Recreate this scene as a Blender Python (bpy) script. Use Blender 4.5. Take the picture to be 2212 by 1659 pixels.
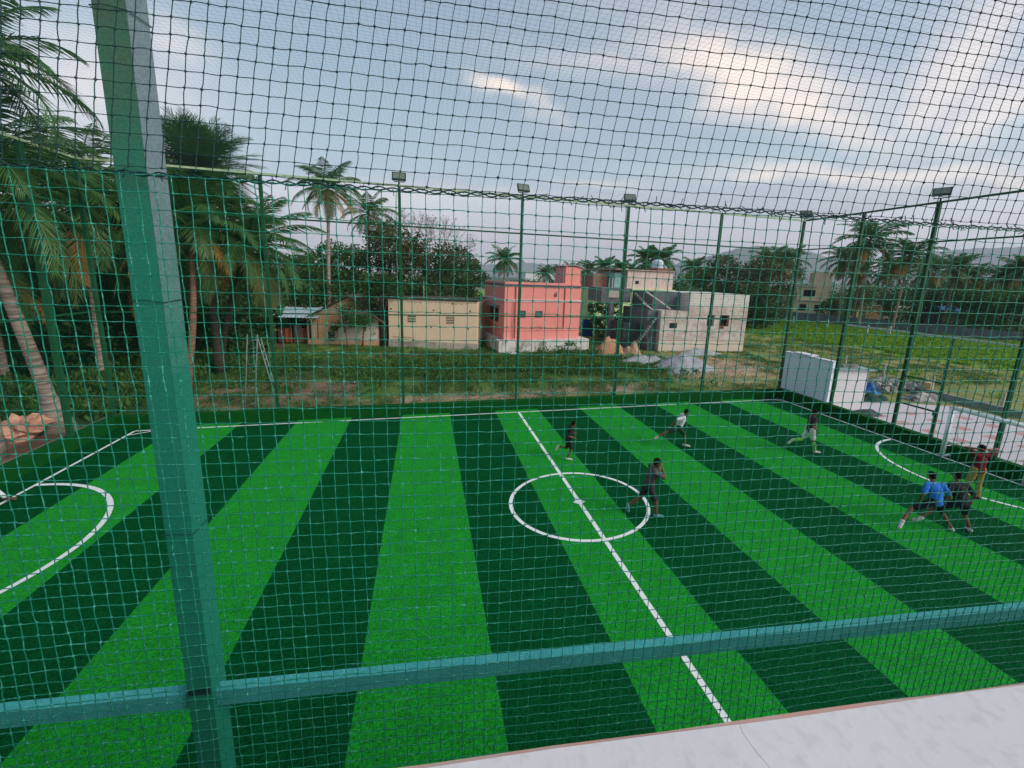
import bpy, math, random
import numpy as np
from mathutils import Vector, Matrix, noise as mnoise
random.seed(7); rng = np.random.default_rng(7)
SC = bpy.context.scene
for o in list(bpy.data.objects): bpy.data.objects.remove(o)
COL = SC.collection
R = math.radians

# ------------------------------------------------------------------ camera
CP = np.array([-3.982, -16.525, 5.994]); PITCH, ROLL, YAW = 0.1776, 0.03584, 0.24831
FPX, WPX, HPX, PPX, PPY = 854.78, 2212.0, 1659.0, 27.87, -77.97
fw = np.array([math.sin(YAW)*math.cos(PITCH), math.cos(YAW)*math.cos(PITCH), -math.sin(PITCH)])
_r = np.array([math.cos(YAW), -math.sin(YAW), 0.0]); _u = np.cross(_r, fw)
rt = _r*math.cos(ROLL)+_u*math.sin(ROLL); up = -_r*math.sin(ROLL)+_u*math.cos(ROLL)
cam = bpy.data.cameras.new('camera'); co = bpy.data.objects.new('camera', cam); COL.objects.link(co)
m = Matrix.Identity(4)
for i in range(3):
    m[i][0] = rt[i]; m[i][1] = up[i]; m[i][2] = -fw[i]; m[i][3] = CP[i]
co.matrix_world = m
cam.sensor_width = 36; cam.lens = 36*FPX/WPX; cam.shift_x = -PPX/WPX; cam.shift_y = PPY/WPX
cam.clip_start = 0.02; cam.clip_end = 20000
SC.camera = co
def ray(u, v): return fw + rt*(u-WPX/2-PPX)/FPX - up*(v-HPX/2-PPY)/FPX
def gp(u, v, z=0.0):                      # world point at height z seen at a photo position (2212 wide)
    d = ray(u, v); t = (z-CP[2])/d[2]; return CP+d*t
def zm(x0, y0, w, q, W0=2212): k = w/W0; return ((x0+q[0]*k)/1.47558, (y0+q[1]*k)/1.47558)
def gz(x0, y0, w, q, z=0.0, W0=2212): return gp(*zm(x0, y0, w, q, W0), z)
def at_dist(u, v, P):                     # height above the ground spot P of a photo position
    n = np.array([P[0]-CP[0], P[1]-CP[1], 0]); n /= np.linalg.norm(n)
    d = ray(u, v); return (CP + d*((n@(np.array([P[0], P[1], 0])-CP))/(n@d)))[2]
def proj(P):
    d = np.asarray(P, float)-CP; z = d@fw
    return WPX/2+PPX+FPX*(d@rt)/z, HPX/2+PPY-FPX*(d@up)/z

# ------------------------------------------------------------------ light
SUN_AZ, SUN_EL = R(125), R(34)            # azimuth from +y towards +x
world = bpy.data.worlds.new('World'); SC.world = world; world.use_nodes = True
wt = world.node_tree; wt.nodes.clear()
def N(t, typ, **k):
    n = t.nodes.new(typ)
    for a, b in k.items(): setattr(n, a, b)
    return n
def build_sky():
    t = wt; L = t.links.new
    tc = N(t, 'ShaderNodeTexCoord'); nrm = N(t, 'ShaderNodeVectorMath', operation='NORMALIZE'); L(tc.outputs['Generated'], nrm.inputs[0])
    V = nrm.outputs[0]
    nz = N(t, 'ShaderNodeTexNoise'); nz.inputs['Scale'].default_value = 5.0; nz.inputs['Detail'].default_value = 5
    mp = N(t, 'ShaderNodeMapping'); mp.inputs['Scale'].default_value = (1, 1, 2.6); L(V, mp.inputs[0]); L(mp.outputs[0], nz.inputs['Vector'])
    sub = N(t, 'ShaderNodeVectorMath', operation='SUBTRACT'); L(nz.outputs['Color'], sub.inputs[0]); sub.inputs[1].default_value = (.5, .5, .5)
    sc = N(t, 'ShaderNodeVectorMath', operation='SCALE'); L(sub.outputs[0], sc.inputs[0]); sc.inputs['Scale'].default_value = 0.13
    add = N(t, 'ShaderNodeVectorMath', operation='ADD'); L(V, add.inputs[0]); L(sc.outputs[0], add.inputs[1])
    VW = add.outputs[0]
    def math_(op, a, b=None, c=None):
        n = N(t, 'ShaderNodeMath', operation=op)
        for i, x in enumerate((a, b, c)):
            if x is None: continue
            if isinstance(x, (int, float)): n.inputs[i].default_value = x
            else: L(x, n.inputs[i])
        return n.outputs[0]
    def dot(vec):
        n = N(t, 'ShaderNodeVectorMath', operation='DOT_PRODUCT'); L(VW, n.inputs[0]); n.inputs[1].default_value = tuple(vec); return n.outputs['Value']
    def blob(u, v, su, sv, ang, amp):
        d = ray(u, v); d /= np.linalg.norm(d)
        a = rt*math.cos(ang)-up*math.sin(ang); a -= d*(a@d); a /= np.linalg.norm(a)
        b = np.cross(d, a)
        x = math_('DIVIDE', dot(a), su); y = math_('DIVIDE', dot(b), sv)
        s = math_('ADD', math_('MULTIPLY', x, x), math_('MULTIPLY', y, y))
        e = math_('POWER', 2.718, math_('MULTIPLY', s, -1.0))
        f = math_('GREATER_THAN', dot(d), 0.2)
        return math_('MULTIPLY', math_('MULTIPLY', e, f), amp)
    sx = N(t, 'ShaderNodeSeparateXYZ'); L(V, sx.inputs[0]); el = sx.outputs['Z']
    rp = N(t, 'ShaderNodeValToRGB'); L(el, rp.inputs[0]); cr = rp.color_ramp
    st = [(0.0, (.36, .35, .42)), (.05, (.45, .36, .41)), (.09, (.56, .41, .41)), (.15, (.45, .41, .42)), (.24, (.32, .41, .41)), (.38, (.24, .32, .345)), (.60, (.19, .24, .29)), (1, (.22, .28, .34))]
    cr.elements[0].position = st[0][0]; cr.elements[0].color = (*st[0][1], 1)
    cr.elements[1].position = 1; cr.elements[1].color = (*st[-1][1], 1)
    for p, c in st[1:-1]: e = cr.elements.new(p); e.color = (*c, 1)
    # veil of grey cloud towards the right of the view
    n2 = N(t, 'ShaderNodeTexNoise'); n2.inputs['Scale'].default_value = 2.6; n2.inputs['Detail'].default_value = 7; n2.inputs['Roughness'].default_value = .55
    mp2 = N(t, 'ShaderNodeMapping'); mp2.inputs['Scale'].default_value = (1, 1, 3.2); L(VW, mp2.inputs[0]); L(mp2.outputs[0], n2.inputs['Vector'])
    r2 = N(t, 'ShaderNodeMapRange'); L(n2.outputs['Fac'], r2.inputs[0]); r2.inputs[1].default_value = .38; r2.inputs[2].default_value = .66; r2.inputs[4].default_value = .75
    veilpos = N(t, 'ShaderNodeMapRange'); L(sx.outputs['X'], veilpos.inputs[0]); veilpos.inputs[1].default_value = .05; veilpos.inputs[2].default_value = .75; veilpos.inputs[3].default_value = .25; veilpos.inputs[4].default_value = 1
    vf = math_('MULTIPLY', r2.outputs[0], veilpos.outputs[0])
    mx = N(t, 'ShaderNodeMixRGB'); L(vf, mx.inputs[0]); L(rp.outputs[0], mx.inputs[1]); mx.inputs[2].default_value = (.33, .32, .37, 1)
    tot = None
    for b in [(1640, 165, .20, .045, .30, 1.0), (1740, 215, .16, .030, .42, .95), (1380, 150, .22, .03, .12, .35), (2060, 150, .045, .13, .3, .62), (2125, 235, .05, .07, .2, .62),
              (2190, 100, .10, .13, 0, .16), (1900, 385, .26, .018, .03, 1.0), (1640, 382, .07, .016, .05, .95), (1085, 195, .055, .014, .5, 1.0), (1125, 212, .08, .014, .3, .45),
              (385, 92, .05, .04, .2, .45), (1300, 395, .10, .012, 0, .45), (1450, 40, .2, .05, .2, .18), (2100, 400, .25, .07, 0, .2), (170, 200, .16, .09, 0, .45), (900, 430, .4, .03, .05, .35)]:
        x = blob(*b); tot = x if tot is None else math_('MAXIMUM', tot, x)
    tex = math_('MULTIPLY_ADD', n2.outputs['Fac'], 1.5, .30)
    cf = N(t, 'ShaderNodeClamp'); L(math_('MULTIPLY', tot, tex), cf.inputs[0])
    mx2 = N(t, 'ShaderNodeMixRGB'); L(cf.outputs[0], mx2.inputs[0]); L(mx.outputs[0], mx2.inputs[1]); mx2.inputs[2].default_value = (.98, .78, .60, 1)
    sky = N(t, 'ShaderNodeTexSky'); sky.sky_type = 'NISHITA'; sky.sun_disc = False; sky.sun_elevation = SUN_EL; sky.sun_rotation = SUN_AZ
    bg = N(t, 'ShaderNodeBackground'); bg.inputs[1].default_value = 0.05; L(sky.outputs[0], bg.inputs[0])
    bg2 = N(t, 'ShaderNodeBackground'); bg2.inputs[1].default_value = 0.77; L(mx2.outputs[0], bg2.inputs[0])
    ad = N(t, 'ShaderNodeAddShader'); L(bg.outputs[0], ad.inputs[0]); L(bg2.outputs[0], ad.inputs[1])
    out = N(t, 'ShaderNodeOutputWorld'); L(ad.outputs[0], out.inputs[0])
build_sky()
sun = bpy.data.lights.new('sun', 'SUN'); sun.energy = 2.3; sun.angle = R(30); sun.color = (1, .93, .84)
so = bpy.data.objects.new('sun', sun); COL.objects.link(so)
sd = Vector((math.sin(SUN_AZ)*math.cos(SUN_EL), math.cos(SUN_AZ)*math.cos(SUN_EL), math.sin(SUN_EL)))
so.rotation_euler = sd.to_track_quat('Z', 'Y').to_euler()
SC.view_settings.view_transform = 'Standard'; SC.view_settings.look = 'None'; SC.view_settings.exposure = 0.6; SC.view_settings.gamma = 1
SC.render.engine = 'CYCLES'
SC.cycles.transparent_max_bounces = 16; SC.cycles.max_bounces = 5; SC.cycles.volume_bounces = 0

# ------------------------------------------------------------------ materials
def lin(r, g, b): return tuple(((c/255)/12.92 if c/255 <= .04045 else ((c/255+.055)/1.055)**2.4) for c in (r, g, b))
MATS = {}
def mat(name, c1, c2=None, scale=3.0, detail=6, rough=.85, bump=0.0, lo=.35, hi=.65, c3=None, s3=25, sheen=0, metal=0, stretch=(1, 1, 1), trans=0, spec=.3, attr=None):
    if name in MATS: return MATS[name]
    M = bpy.data.materials.new(name); M.use_nodes = True; t = M.node_tree; L = t.links.new
    bs = t.nodes['Principled BSDF']; bs.inputs['Roughness'].default_value = rough; bs.inputs['Metallic'].default_value = metal
    bs.inputs['Specular IOR Level'].default_value = spec
    if sheen: bs.inputs['Sheen Weight'].default_value = sheen; bs.inputs['Sheen Roughness'].default_value = .6; bs.inputs['Sheen Tint'].default_value = (c1[0]*2+.1, min(1, c1[1]*2+.2), c1[2]*2+.1, 1)
    c2 = c2 or tuple(x*.7 for x in c1)
    tc = N(t, 'ShaderNodeTexCoord'); mp = N(t, 'ShaderNodeMapping'); mp.inputs['Scale'].default_value = stretch; L(tc.outputs['Object'], mp.inputs[0])
    nz = N(t, 'ShaderNodeTexNoise'); nz.inputs['Scale'].default_value = scale; nz.inputs['Detail'].default_value = detail; nz.inputs['Roughness'].default_value = .65; L(mp.outputs[0], nz.inputs['Vector'])
    mr = N(t, 'ShaderNodeMapRange'); L(nz.outputs['Fac'], mr.inputs[0]); mr.inputs[1].default_value = lo; mr.inputs[2].default_value = hi
    mx = N(t, 'ShaderNodeMixRGB'); L(mr.outputs[0], mx.inputs[0]); mx.inputs[1].default_value = (*c1, 1); mx.inputs[2].default_value = (*c2, 1)
    col = mx.outputs[0]
    if attr:
        at = N(t, 'ShaderNodeVertexColor'); at.layer_name = attr
        m0 = N(t, 'ShaderNodeMixRGB'); m0.blend_type = 'MULTIPLY'; m0.inputs[0].default_value = 1; L(col, m0.inputs[1]); L(at.outputs[0], m0.inputs[2]); col = m0.outputs[0]
    n3 = N(t, 'ShaderNodeTexNoise'); n3.inputs['Scale'].default_value = s3; n3.inputs['Detail'].default_value = 3; L(mp.outputs[0], n3.inputs['Vector'])
    if c3:
        m3 = N(t, 'ShaderNodeMapRange'); L(n3.outputs['Fac'], m3.inputs[0]); m3.inputs[1].default_value = .52; m3.inputs[2].default_value = .72
        mx3 = N(t, 'ShaderNodeMixRGB'); L(m3.outputs[0], mx3.inputs[0]); L(col, mx3.inputs[1]); mx3.inputs[2].default_value = (*c3, 1); col = mx3.outputs[0]
    L(col, bs.inputs['Base Color'])
    if bump:
        bp = N(t, 'ShaderNodeBump'); bp.inputs['Strength'].default_value = bump; bp.inputs['Distance'].default_value = .02; L(n3.outputs['Fac'], bp.inputs['Height']); L(bp.outputs[0], bs.inputs['Normal'])
    if trans:
        tr = N(t, 'ShaderNodeBsdfTranslucent'); L(col, tr.inputs[0]); ms = N(t, 'ShaderNodeMixShader'); ms.inputs[0].default_value = trans
        L(bs.outputs[0], ms.inputs[1]); L(tr.outputs[0], ms.inputs[2]); L(ms.outputs[0], t.nodes['Material Output'].inputs[0])
    MATS[name] = M; return M
def brick_mat(name, c1, c2, mortar, scale, bw=.5, rh=.25, patch=None, patchlo=.5, rot=True):
    M = bpy.data.materials.new(name); M.use_nodes = True; t = M.node_tree; L = t.links.new; bs = t.nodes['Principled BSDF']; bs.inputs['Roughness'].default_value = .92
    tc = N(t, 'ShaderNodeTexCoord'); mp = N(t, 'ShaderNodeMapping'); L(tc.outputs['Object'], mp.inputs[0])
    if rot: mp.inputs['Rotation'].default_value = (R(90), 0, 0)
    br = N(t, 'ShaderNodeTexBrick'); br.inputs['Scale'].default_value = scale; br.inputs['Color1'].default_value = (*c1, 1); br.inputs['Color2'].default_value = (*c2, 1); br.inputs['Mortar'].default_value = (*mortar, 1)
    br.inputs['Brick Width'].default_value = bw; br.inputs['Row Height'].default_value = rh; br.inputs['Mortar Size'].default_value = .03; L(mp.outputs[0], br.inputs['Vector'])
    col = br.outputs['Color']
    if patch:
        nz = N(t, 'ShaderNodeTexNoise'); nz.inputs['Scale'].default_value = 1.3; nz.inputs['Detail'].default_value = 8; nz.inputs['Roughness'].default_value = .7; L(tc.outputs['Object'], nz.inputs['Vector'])
        mr = N(t, 'ShaderNodeMapRange'); L(nz.outputs['Fac'], mr.inputs[0]); mr.inputs[1].default_value = patchlo; mr.inputs[2].default_value = patchlo+.12
        mx = N(t, 'ShaderNodeMixRGB'); L(mr.outputs[0], mx.inputs[0]); L(col, mx.inputs[1]); mx.inputs[2].default_value = (*patch, 1); col = mx.outputs[0]
    L(col, bs.inputs['Base Color']); MATS[name] = M; return M
def wall_mat(name, base, stain, top_z=None, blotch=None, lo=.55, streak=.5):
    """painted plaster: blotchy wear plus vertical rain streaks"""
    M = bpy.data.materials.new(name); M.use_nodes = True; t = M.node_tree; L = t.links.new; bs = t.nodes['Principled BSDF']; bs.inputs['Roughness'].default_value = .9
    tc = N(t, 'ShaderNodeTexCoord')
    a = N(t, 'ShaderNodeTexNoise'); a.inputs['Scale'].default_value = .9; a.inputs['Detail'].default_value = 8; a.inputs['Roughness'].default_value = .68; L(tc.outputs['Object'], a.inputs['Vector'])
    ra = N(t, 'ShaderNodeMapRange'); L(a.outputs['Fac'], ra.inputs[0]); ra.inputs[1].default_value = lo; ra.inputs[2].default_value = lo+.14; ra.inputs[4].default_value = .8
    mx = N(t, 'ShaderNodeMixRGB'); L(ra.outputs[0], mx.inputs[0]); mx.inputs[1].default_value = (*base, 1); mx.inputs[2].default_value = (*(blotch or tuple(x*.8 for x in base)), 1)
    mp = N(t, 'ShaderNodeMapping'); mp.inputs['Scale'].default_value = (5, 5, .5); L(tc.outputs['Object'], mp.inputs[0])
    b = N(t, 'ShaderNodeTexNoise'); b.inputs['Scale'].default_value = 1.2; b.inputs['Detail'].default_value = 6; L(mp.outputs[0], b.inputs['Vector'])
    rb = N(t, 'ShaderNodeMapRange'); L(b.outputs['Fac'], rb.inputs[0]); rb.inputs[1].default_value = .52; rb.inputs[2].default_value = .75; rb.inputs[4].default_value = streak
    mx2 = N(t, 'ShaderNodeMixRGB'); L(rb.outputs[0], mx2.inputs[0]); L(mx.outputs[0], mx2.inputs[1]); mx2.inputs[2].default_value = (*stain, 1)
    L(mx2.outputs[0], bs.inputs['Base Color']); MATS[name] = M; return M

# ------------------------------------------------------------------ mesh helpers
class MB:
    def __init__(s): s.v = []; s.f = []; s.mi = []
    def add(s, vs, fs, mi=0):
        o = len(s.v); s.v += [tuple(map(float, p)) for p in vs]; s.f += [tuple(i+o for i in f) for f in fs]; s.mi += [mi]*len(fs)
    def box(s, x0, x1, y0, y1, z0, z1, mi=0):
        s.add([(x0, y0, z0), (x1, y0, z0), (x1, y1, z0), (x0, y1, z0), (x0, y0, z1), (x1, y0, z1), (x1, y1, z1), (x0, y1, z1)],
              [(0, 3, 2, 1), (4, 5, 6, 7), (0, 1, 5, 4), (1, 2, 6, 5), (2, 3, 7, 6), (3, 0, 4, 7)], mi)
    def hexa(s, bot, top, mi=0):
        n = len(bot); s.add(list(bot)+list(top), [tuple(range(n-1, -1, -1)), tuple(range(n, 2*n))]+[(i, (i+1) % n, n+(i+1) % n, n+i) for i in range(n)], mi)
    def tube(s, pts, rad, n=8, mi=0, flat=None):
        pts = [Vector(p) for p in pts]
        if not isinstance(rad, (list, tuple)): rad = [rad]*len(pts)
        vs = []; prev = None
        for i, p in enumerate(pts):
            d = (pts[min(i+1, len(pts)-1)]-pts[max(i-1, 0)]); d = d.normalized() if d.length > 1e-9 else Vector((0, 0, 1))
            a = prev if prev is not None else (Vector((0, 0, 1)) if abs(d.z) < .9 else Vector((1, 0, 0)))
            x = (a - d*a.dot(d)).normalized(); prev = x; y = d.cross(x)
            for k in range(n):
                an = 2*math.pi*(k+.5)/n; vs.append(p+(x*math.cos(an)+y*math.sin(an))*rad[i])
        fs = []
        for i in range(len(pts)-1):
            for k in range(n): fs.append((i*n+k, i*n+(k+1) % n, (i+1)*n+(k+1) % n, (i+1)*n+k))
        fs.append(tuple(range(n-1, -1, -1))); fs.append(tuple((len(pts)-1)*n+k for k in range(n)))
        s.add(vs, fs, mi)
    def ball(s, c, r, seg=12, rings=8, mi=0, rot=None, noise=0, ns=2.0):
        r = (r, r, r) if isinstance(r, (int, float)) else r; vs = []; fs = []
        for i in range(rings+1):
            th = math.pi*i/rings
            for k in range(seg):
                ph = 2*math.pi*k/seg; p = Vector((math.sin(th)*math.cos(ph), math.sin(th)*math.sin(ph), math.cos(th)))
                q = 1+noise*mnoise.noise(p*ns+Vector(c)) if noise else 1
                p = Vector((p.x*r[0]*q, p.y*r[1]*q, p.z*r[2]*q))
                if rot is not None: p = rot @ p
                vs.append(p+Vector(c))
        for i in range(rings):
            for k in range(seg): fs.append((i*seg+k, (i+1)*seg+k, (i+1)*seg+(k+1) % seg, i*seg+(k+1) % seg))
        s.add(vs, fs, mi)
    def build(s, name, mats, parent=None, smooth=False, loc=None):
        me = bpy.data.meshes.new(name); me.from_pydata(s.v, [], s.f)
        for M in (mats if isinstance(mats, (list, tuple)) else [mats]): me.materials.append(M)
        if any(s.mi): me.polygons.foreach_set('material_index', s.mi)
        if smooth: me.polygons.foreach_set('use_smooth', [True]*len(me.polygons))
        me.update(); o = bpy.data.objects.new(name, me); COL.objects.link(o)
        if parent is not None: o.parent = parent
        if loc is not None: o.location = loc
        return o
def np_mesh(name, V, F, M, parent=None, smooth=False, color=None):
    """V (n,3), F (m,k) arrays"""
    me = bpy.data.meshes.new(name); V = np.asarray(V, np.float32); F = np.asarray(F, np.int32); m_, k = F.shape
    me.vertices.add(len(V)); me.vertices.foreach_set('co', V.ravel()); me.loops.add(m_*k); me.loops.foreach_set('vertex_index', F.ravel())
    me.polygons.add(m_); me.polygons.foreach_set('loop_start', np.arange(0, m_*k, k, dtype=np.int32)); me.polygons.foreach_set('loop_total', np.full(m_, k, np.int32))
    if smooth: me.polygons.foreach_set('use_smooth', np.ones(m_, bool))
    for x in (M if isinstance(M, (list, tuple)) else [M]): me.materials.append(x)
    me.update(calc_edges=True)
    if color is not None:
        ca = me.color_attributes.new('cover', 'FLOAT_COLOR', 'POINT'); ca.data.foreach_set('color', np.asarray(color, np.float32).ravel())
    me.validate(); o = bpy.data.objects.new(name, me); COL.objects.link(o)
    if parent is not None: o.parent = parent
    return o
def strands(lines, r, n=3):
    """lines (L,K,3) -> prism tubes"""
    L_, K, _ = lines.shape; d = np.gradient(lines, axis=1); d /= np.linalg.norm(d, axis=2, keepdims=True)+1e-12
    ref = np.where(np.abs(d[..., 2:3]) < .9, np.array([0, 0, 1.]), np.array([1., 0, 0])); x = np.cross(d, ref); x /= np.linalg.norm(x, axis=2, keepdims=True); y = np.cross(d, x)
    an = 2*np.pi*(np.arange(n)+.5)/n
    V = lines[:, :, None, :]+r*(x[:, :, None, :]*np.cos(an)[None, None, :, None]+y[:, :, None, :]*np.sin(an)[None, None, :, None])
    idx = np.arange(L_*K*n).reshape(L_, K, n); a = idx[:, :-1, :]; b = idx[:, 1:, :]
    F = np.stack([a, np.roll(a, -1, 2), np.roll(b, -1, 2), b], -1).reshape(-1, 4)
    return V.reshape(-1, 3), F
def merge(parts):
    Vs = []; Fs = []; o = 0
    for V, F in parts: Vs.append(V); Fs.append(F+o); o += len(V)
    return np.concatenate(Vs), np.concatenate(Fs)
def tag(o, label=None, cat=None, group=None, kind=None):
    if label: o['label'] = label
    if cat: o['category'] = cat
    if group: o['group'] = group
    if kind: o['kind'] = kind
    return o
def thing(name, label, cat, loc=(0, 0, 0), rz=0, group=None):
    o = bpy.data.objects.new(name, None); COL.objects.link(o); o.location = tuple(map(float, loc)); o.rotation_euler.z = rz; o.empty_display_size = .3
    return tag(o, label, cat, group)
def copy_tree(src, loc, rz=0, label=None, scale=1):
    r = src.copy(); COL.objects.link(r); r.location = tuple(map(float, loc)); r.rotation_euler.z = rz; r.scale = (scale,)*3
    if label: r['label'] = label
    for ch in src.children:
        c = ch.copy(); COL.objects.link(c); c.parent = r
        for g in ch.children: d = g.copy(); COL.objects.link(d); d.parent = c
    return r

# ------------------------------------------------------------------ ground
def fbm(x, y, s, seed=0, o=3): return sum(mnoise.noise(Vector((x*s*2**k+seed*7.3, y*s*2**k-seed*3.1, seed)))/2**k for k in range(o))
def lerp(a, b, t): t = max(0, min(1, t)); return tuple(a[i]*(1-t)+b[i]*t for i in range(3))
C_DRY = (.19, .185, .050); C_GRN = (.055, .155, .020); C_DK = (.022, .065, .014); C_DIRT = (.34, .235, .165); C_RED = (.105, .048, .032); C_BRIGHT = (.13, .28, .016); C_GREY = (.26, .25, .25); C_OL = (.11, .165, .034)
def cover(x, y):
    n = fbm(x, y, .25, 1); n2 = fbm(x, y, 1.1, 2)
    s = .95*x+.316*y+n*3
    c = lerp(C_OL, C_DRY, .5+n*1.3+n2*.5)
    if x < 12:
        c = lerp(C_GRN, C_OL, .45+n*1.2+n2*.6)
    g = max(0, 1-abs((y-10)/4.5+n*.9)); 
    if x < 12: c = lerp(c, C_DK, g*1.3)
    # trodden path behind the fence
    pth = math.exp(-((y-(2.7+.09*x+.5*n))/.75)**2)
    if -13 < x < 9: c = lerp(c, C_DIRT, pth*(.85+n2*1.6))
    if -14.5 < x < -7: c = lerp(c, (.19, .125, .085), math.exp(-((y-4.6)/2.2)**2)*(1.1+n2))
    rs = math.exp(-((y-13.0-.05*x)/1.5)**2)
    if -8 < x < 3: c = lerp(c, C_RED, rs*(1.1+n2))
    if x > 11 and y > 2.5: c = lerp(c, C_DIRT, (math.exp(-((x-16)/5.0)**2-((y-8.0)/3.0)**2)*1.5+n2*.5))
    if 41 < s < 69: c = lerp(C_BRIGHT, (.17, .24, .035), .3+n2*1.2)
    elif 69 <= s < 74: c = (.12, .115, .10)
    elif s >= 74: c = C_DK
    if y > 24 and s < 40: c = lerp(c, C_GRN, .8)
    if y > 38 and s < 40: c = C_DK
    if x < -15.2:
        c = lerp(C_DK, C_RED, .35+n*1.2)
        if y < 1.0+n: c = lerp(C_RED, (.15, .075, .05), .4+n2)
        if y > 30: c = lerp((.09, .17, .03), C_DK, .4+n*2)
    if x < -14.9 and y < -1.0: c = lerp((.13, .052, .035), (.16, .09, .06), .4+n2)
    k_ = 1+.35*n2+.25*fbm(x, y, 3.1, 6, 2); c = tuple(max(.004, q*k_) for q in c)
    return c
def axis(lo, hi, a, b, step):
    core = list(np.arange(a, b+1e-6, step)); left = [a-step*1.35**k*2 for k in range(1, 40) if a-step*1.35**k*2 > lo]; right = [b+step*1.35**k*2 for k in range(1, 40) if b+step*1.35**k*2 < hi]
    return np.array([lo]+left[::-1]+core+right+[hi])
xs = axis(-6000, 6000, -46, 76, .55); ys = axis(-600, 6000, -20, 44, .5)
XX, YY = np.meshgrid(xs, ys)
ZZ = np.zeros_like(XX); CC = np.ones((*XX.shape, 4))
for i in range(XX.shape[0]):
    for j in range(XX.shape[1]):
        x, y = float(XX[i, j]), float(YY[i, j]); CC[i, j, :3] = cover(x, y)
        inside = (-15.6 < x < 15.6 and -17 < y < 1.0) or (15 < x < 26 and -17 < y < 3)
        if not inside and abs(x) < 100 and y < 60: ZZ[i, j] = .06*fbm(x, y, .3, 5)-.03
        else: ZZ[i, j] = -.03
idx = np.arange(XX.size).reshape(XX.shape)
F = np.stack([idx[:-1, :-1], idx[:-1, 1:], idx[1:, 1:], idx[1:, :-1]], -1).reshape(-1, 4)
Mg = mat('ground_cover', (1.25, 1.2, 1.1), (.75, .8, .8), scale=2.2, detail=8, attr='cover', bump=.6, s3=18, lo=.3, hi=.7)
g = np_mesh('ground', np.stack([XX, YY, ZZ], -1).reshape(-1, 3), F, Mg, color=CC.reshape(-1, 4), smooth=True); tag(g, kind='structure')

# ------------------------------------------------------------------ turf pitch
MT1 = mat('turf_light', (.004, .300, .026), (.001, .115, .010), scale=22, detail=9, c3=(.055, .40, .034), s3=60, sheen=.12, bump=1, rough=.95, spec=.02, lo=.40, hi=.60)
MT2 = mat('turf_dark', (.0010, .086, .023), (.0003, .032, .010), scale=22, detail=9, c3=(.006, .11, .022), s3=60, bump=1, rough=.95, spec=.02, lo=.40, hi=.60)
def pile(M):
    # soft large-scale tufting of the pile, as in laid artificial turf
    t = M.node_tree; L = t.links.new; bs = t.nodes['Principled BSDF']; src = bs.inputs['Base Color'].links[0].from_socket
    tc = N(t, 'ShaderNodeTexCoord'); n = N(t, 'ShaderNodeTexNoise'); n.inputs['Scale'].default_value = 2.3; n.inputs['Detail'].default_value = 8; n.inputs['Roughness'].default_value = .8; L(tc.outputs['Object'], n.inputs['Vector'])
    mr = N(t, 'ShaderNodeMapRange'); L(n.outputs['Fac'], mr.inputs[0]); mr.inputs[1].default_value = .3; mr.inputs[2].default_value = .7; mr.inputs[3].default_value = .70; mr.inputs[4].default_value = 1.25
    hs = N(t, 'ShaderNodeHueSaturation'); L(mr.outputs[0], hs.inputs['Value']); L(src, hs.inputs['Color']); L(hs.outputs[0], bs.inputs['Base Color'])
pile(MT1); pile(MT2)
X0, X1, Y0, Y1 = -15.0, 14.85, -15.4, .34
b = MB(); edges = [X0]+[-13+2*k for k in range(14)]+[X1]
for k in range(len(edges)-1):
    a, c = edges[k], edges[k+1]; mid = (max(a, -13)+min(c, 13))/2 if 0 < k < len(edges)-2 else (-14 if k == 0 else 14)
    light = int(round(mid/2)) % 2 == 0
    b.box(a, c, Y0, Y1, -.02, 0.0, 0 if light else 1)
pt = b.build('artificial_turf', [MT1, MT2]); tag(pt, kind='structure')
MK = mat('turf_kerb', (.004, .085, .012), (.003, .05, .010), scale=14, c3=(.008, .12, .012), s3=50, bump=.9, spec=.05)
b = MB(); KH = .43
b.box(X0-.3, X1+.3, .34, .62, -.05, KH); b.box(X0-.3, X0, -15.4, .34, -.05, KH); b.box(X1, X1+.3, -15.4, .34, -.05, KH); b.box(X0-.3, X1+.3, -15.7, -15.4, -.05, KH)
kb = b.build('turf_kerb', MK); tag(kb, 'low raised kerb clad in dark green artificial turf around the pitch', 'kerb')
b = MB(); b.box(X0-.4, X1+.42, .623, .73, -.1, KH-.05); b.box(X1+.303, X1+.42, -15.7, .62, -.1, KH-.03); b.box(X0-.42, X0-.303, -15.7, .62, -.1, KH-.03)
b.build('concrete_backing', mat('kerb_concrete', (.20, .20, .18), (.12, .12, .10), scale=4), kb)
# painted lines (4 mm proud)
Mw = mat('line_white', (.80, .82, .84), (.64, .69, .69), scale=20, detail=4, c3=(.40, .55, .44), s3=70, bump=.5)
b = MB()
def strip(p, q, w=.1, z=.004):
    p = np.array(p, float); q = np.array(q, float); d = q-p; d /= np.linalg.norm(d); n = np.array([-d[1], d[0]])*w/2
    b.add([(*(p-n), z), (*(q-n), z), (*(q+n), z), (*(p+n), z)], [(0, 1, 2, 3)])
def arc(c, r, a0, a1, w=.1, n=48, z=.008, sq=1.0):
    vs = []; 
    for i in range(n+1):
        a = a0+(a1-a0)*i/n
        for rr in (r-w/2, r+w/2): vs.append((c[0]+rr*math.cos(a), c[1]+rr*sq*math.sin(a), z+.0007*math.sin(i)))
    b.add(vs, [(2*i, 2*i+1, 2*i+3, 2*i+2) for i in range(n)])
GL, GR = -14.25, 14.45
strip((GL, 0), (GR, 0), .075); strip((0.02, -.04), (0.05, -14.55), .105); strip((GL, -14.6), (GR, -14.6))
strip((GL, -.04), (GL, -14.55), .08); strip((GR, -.04), (GR, -14.55), .085)
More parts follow.
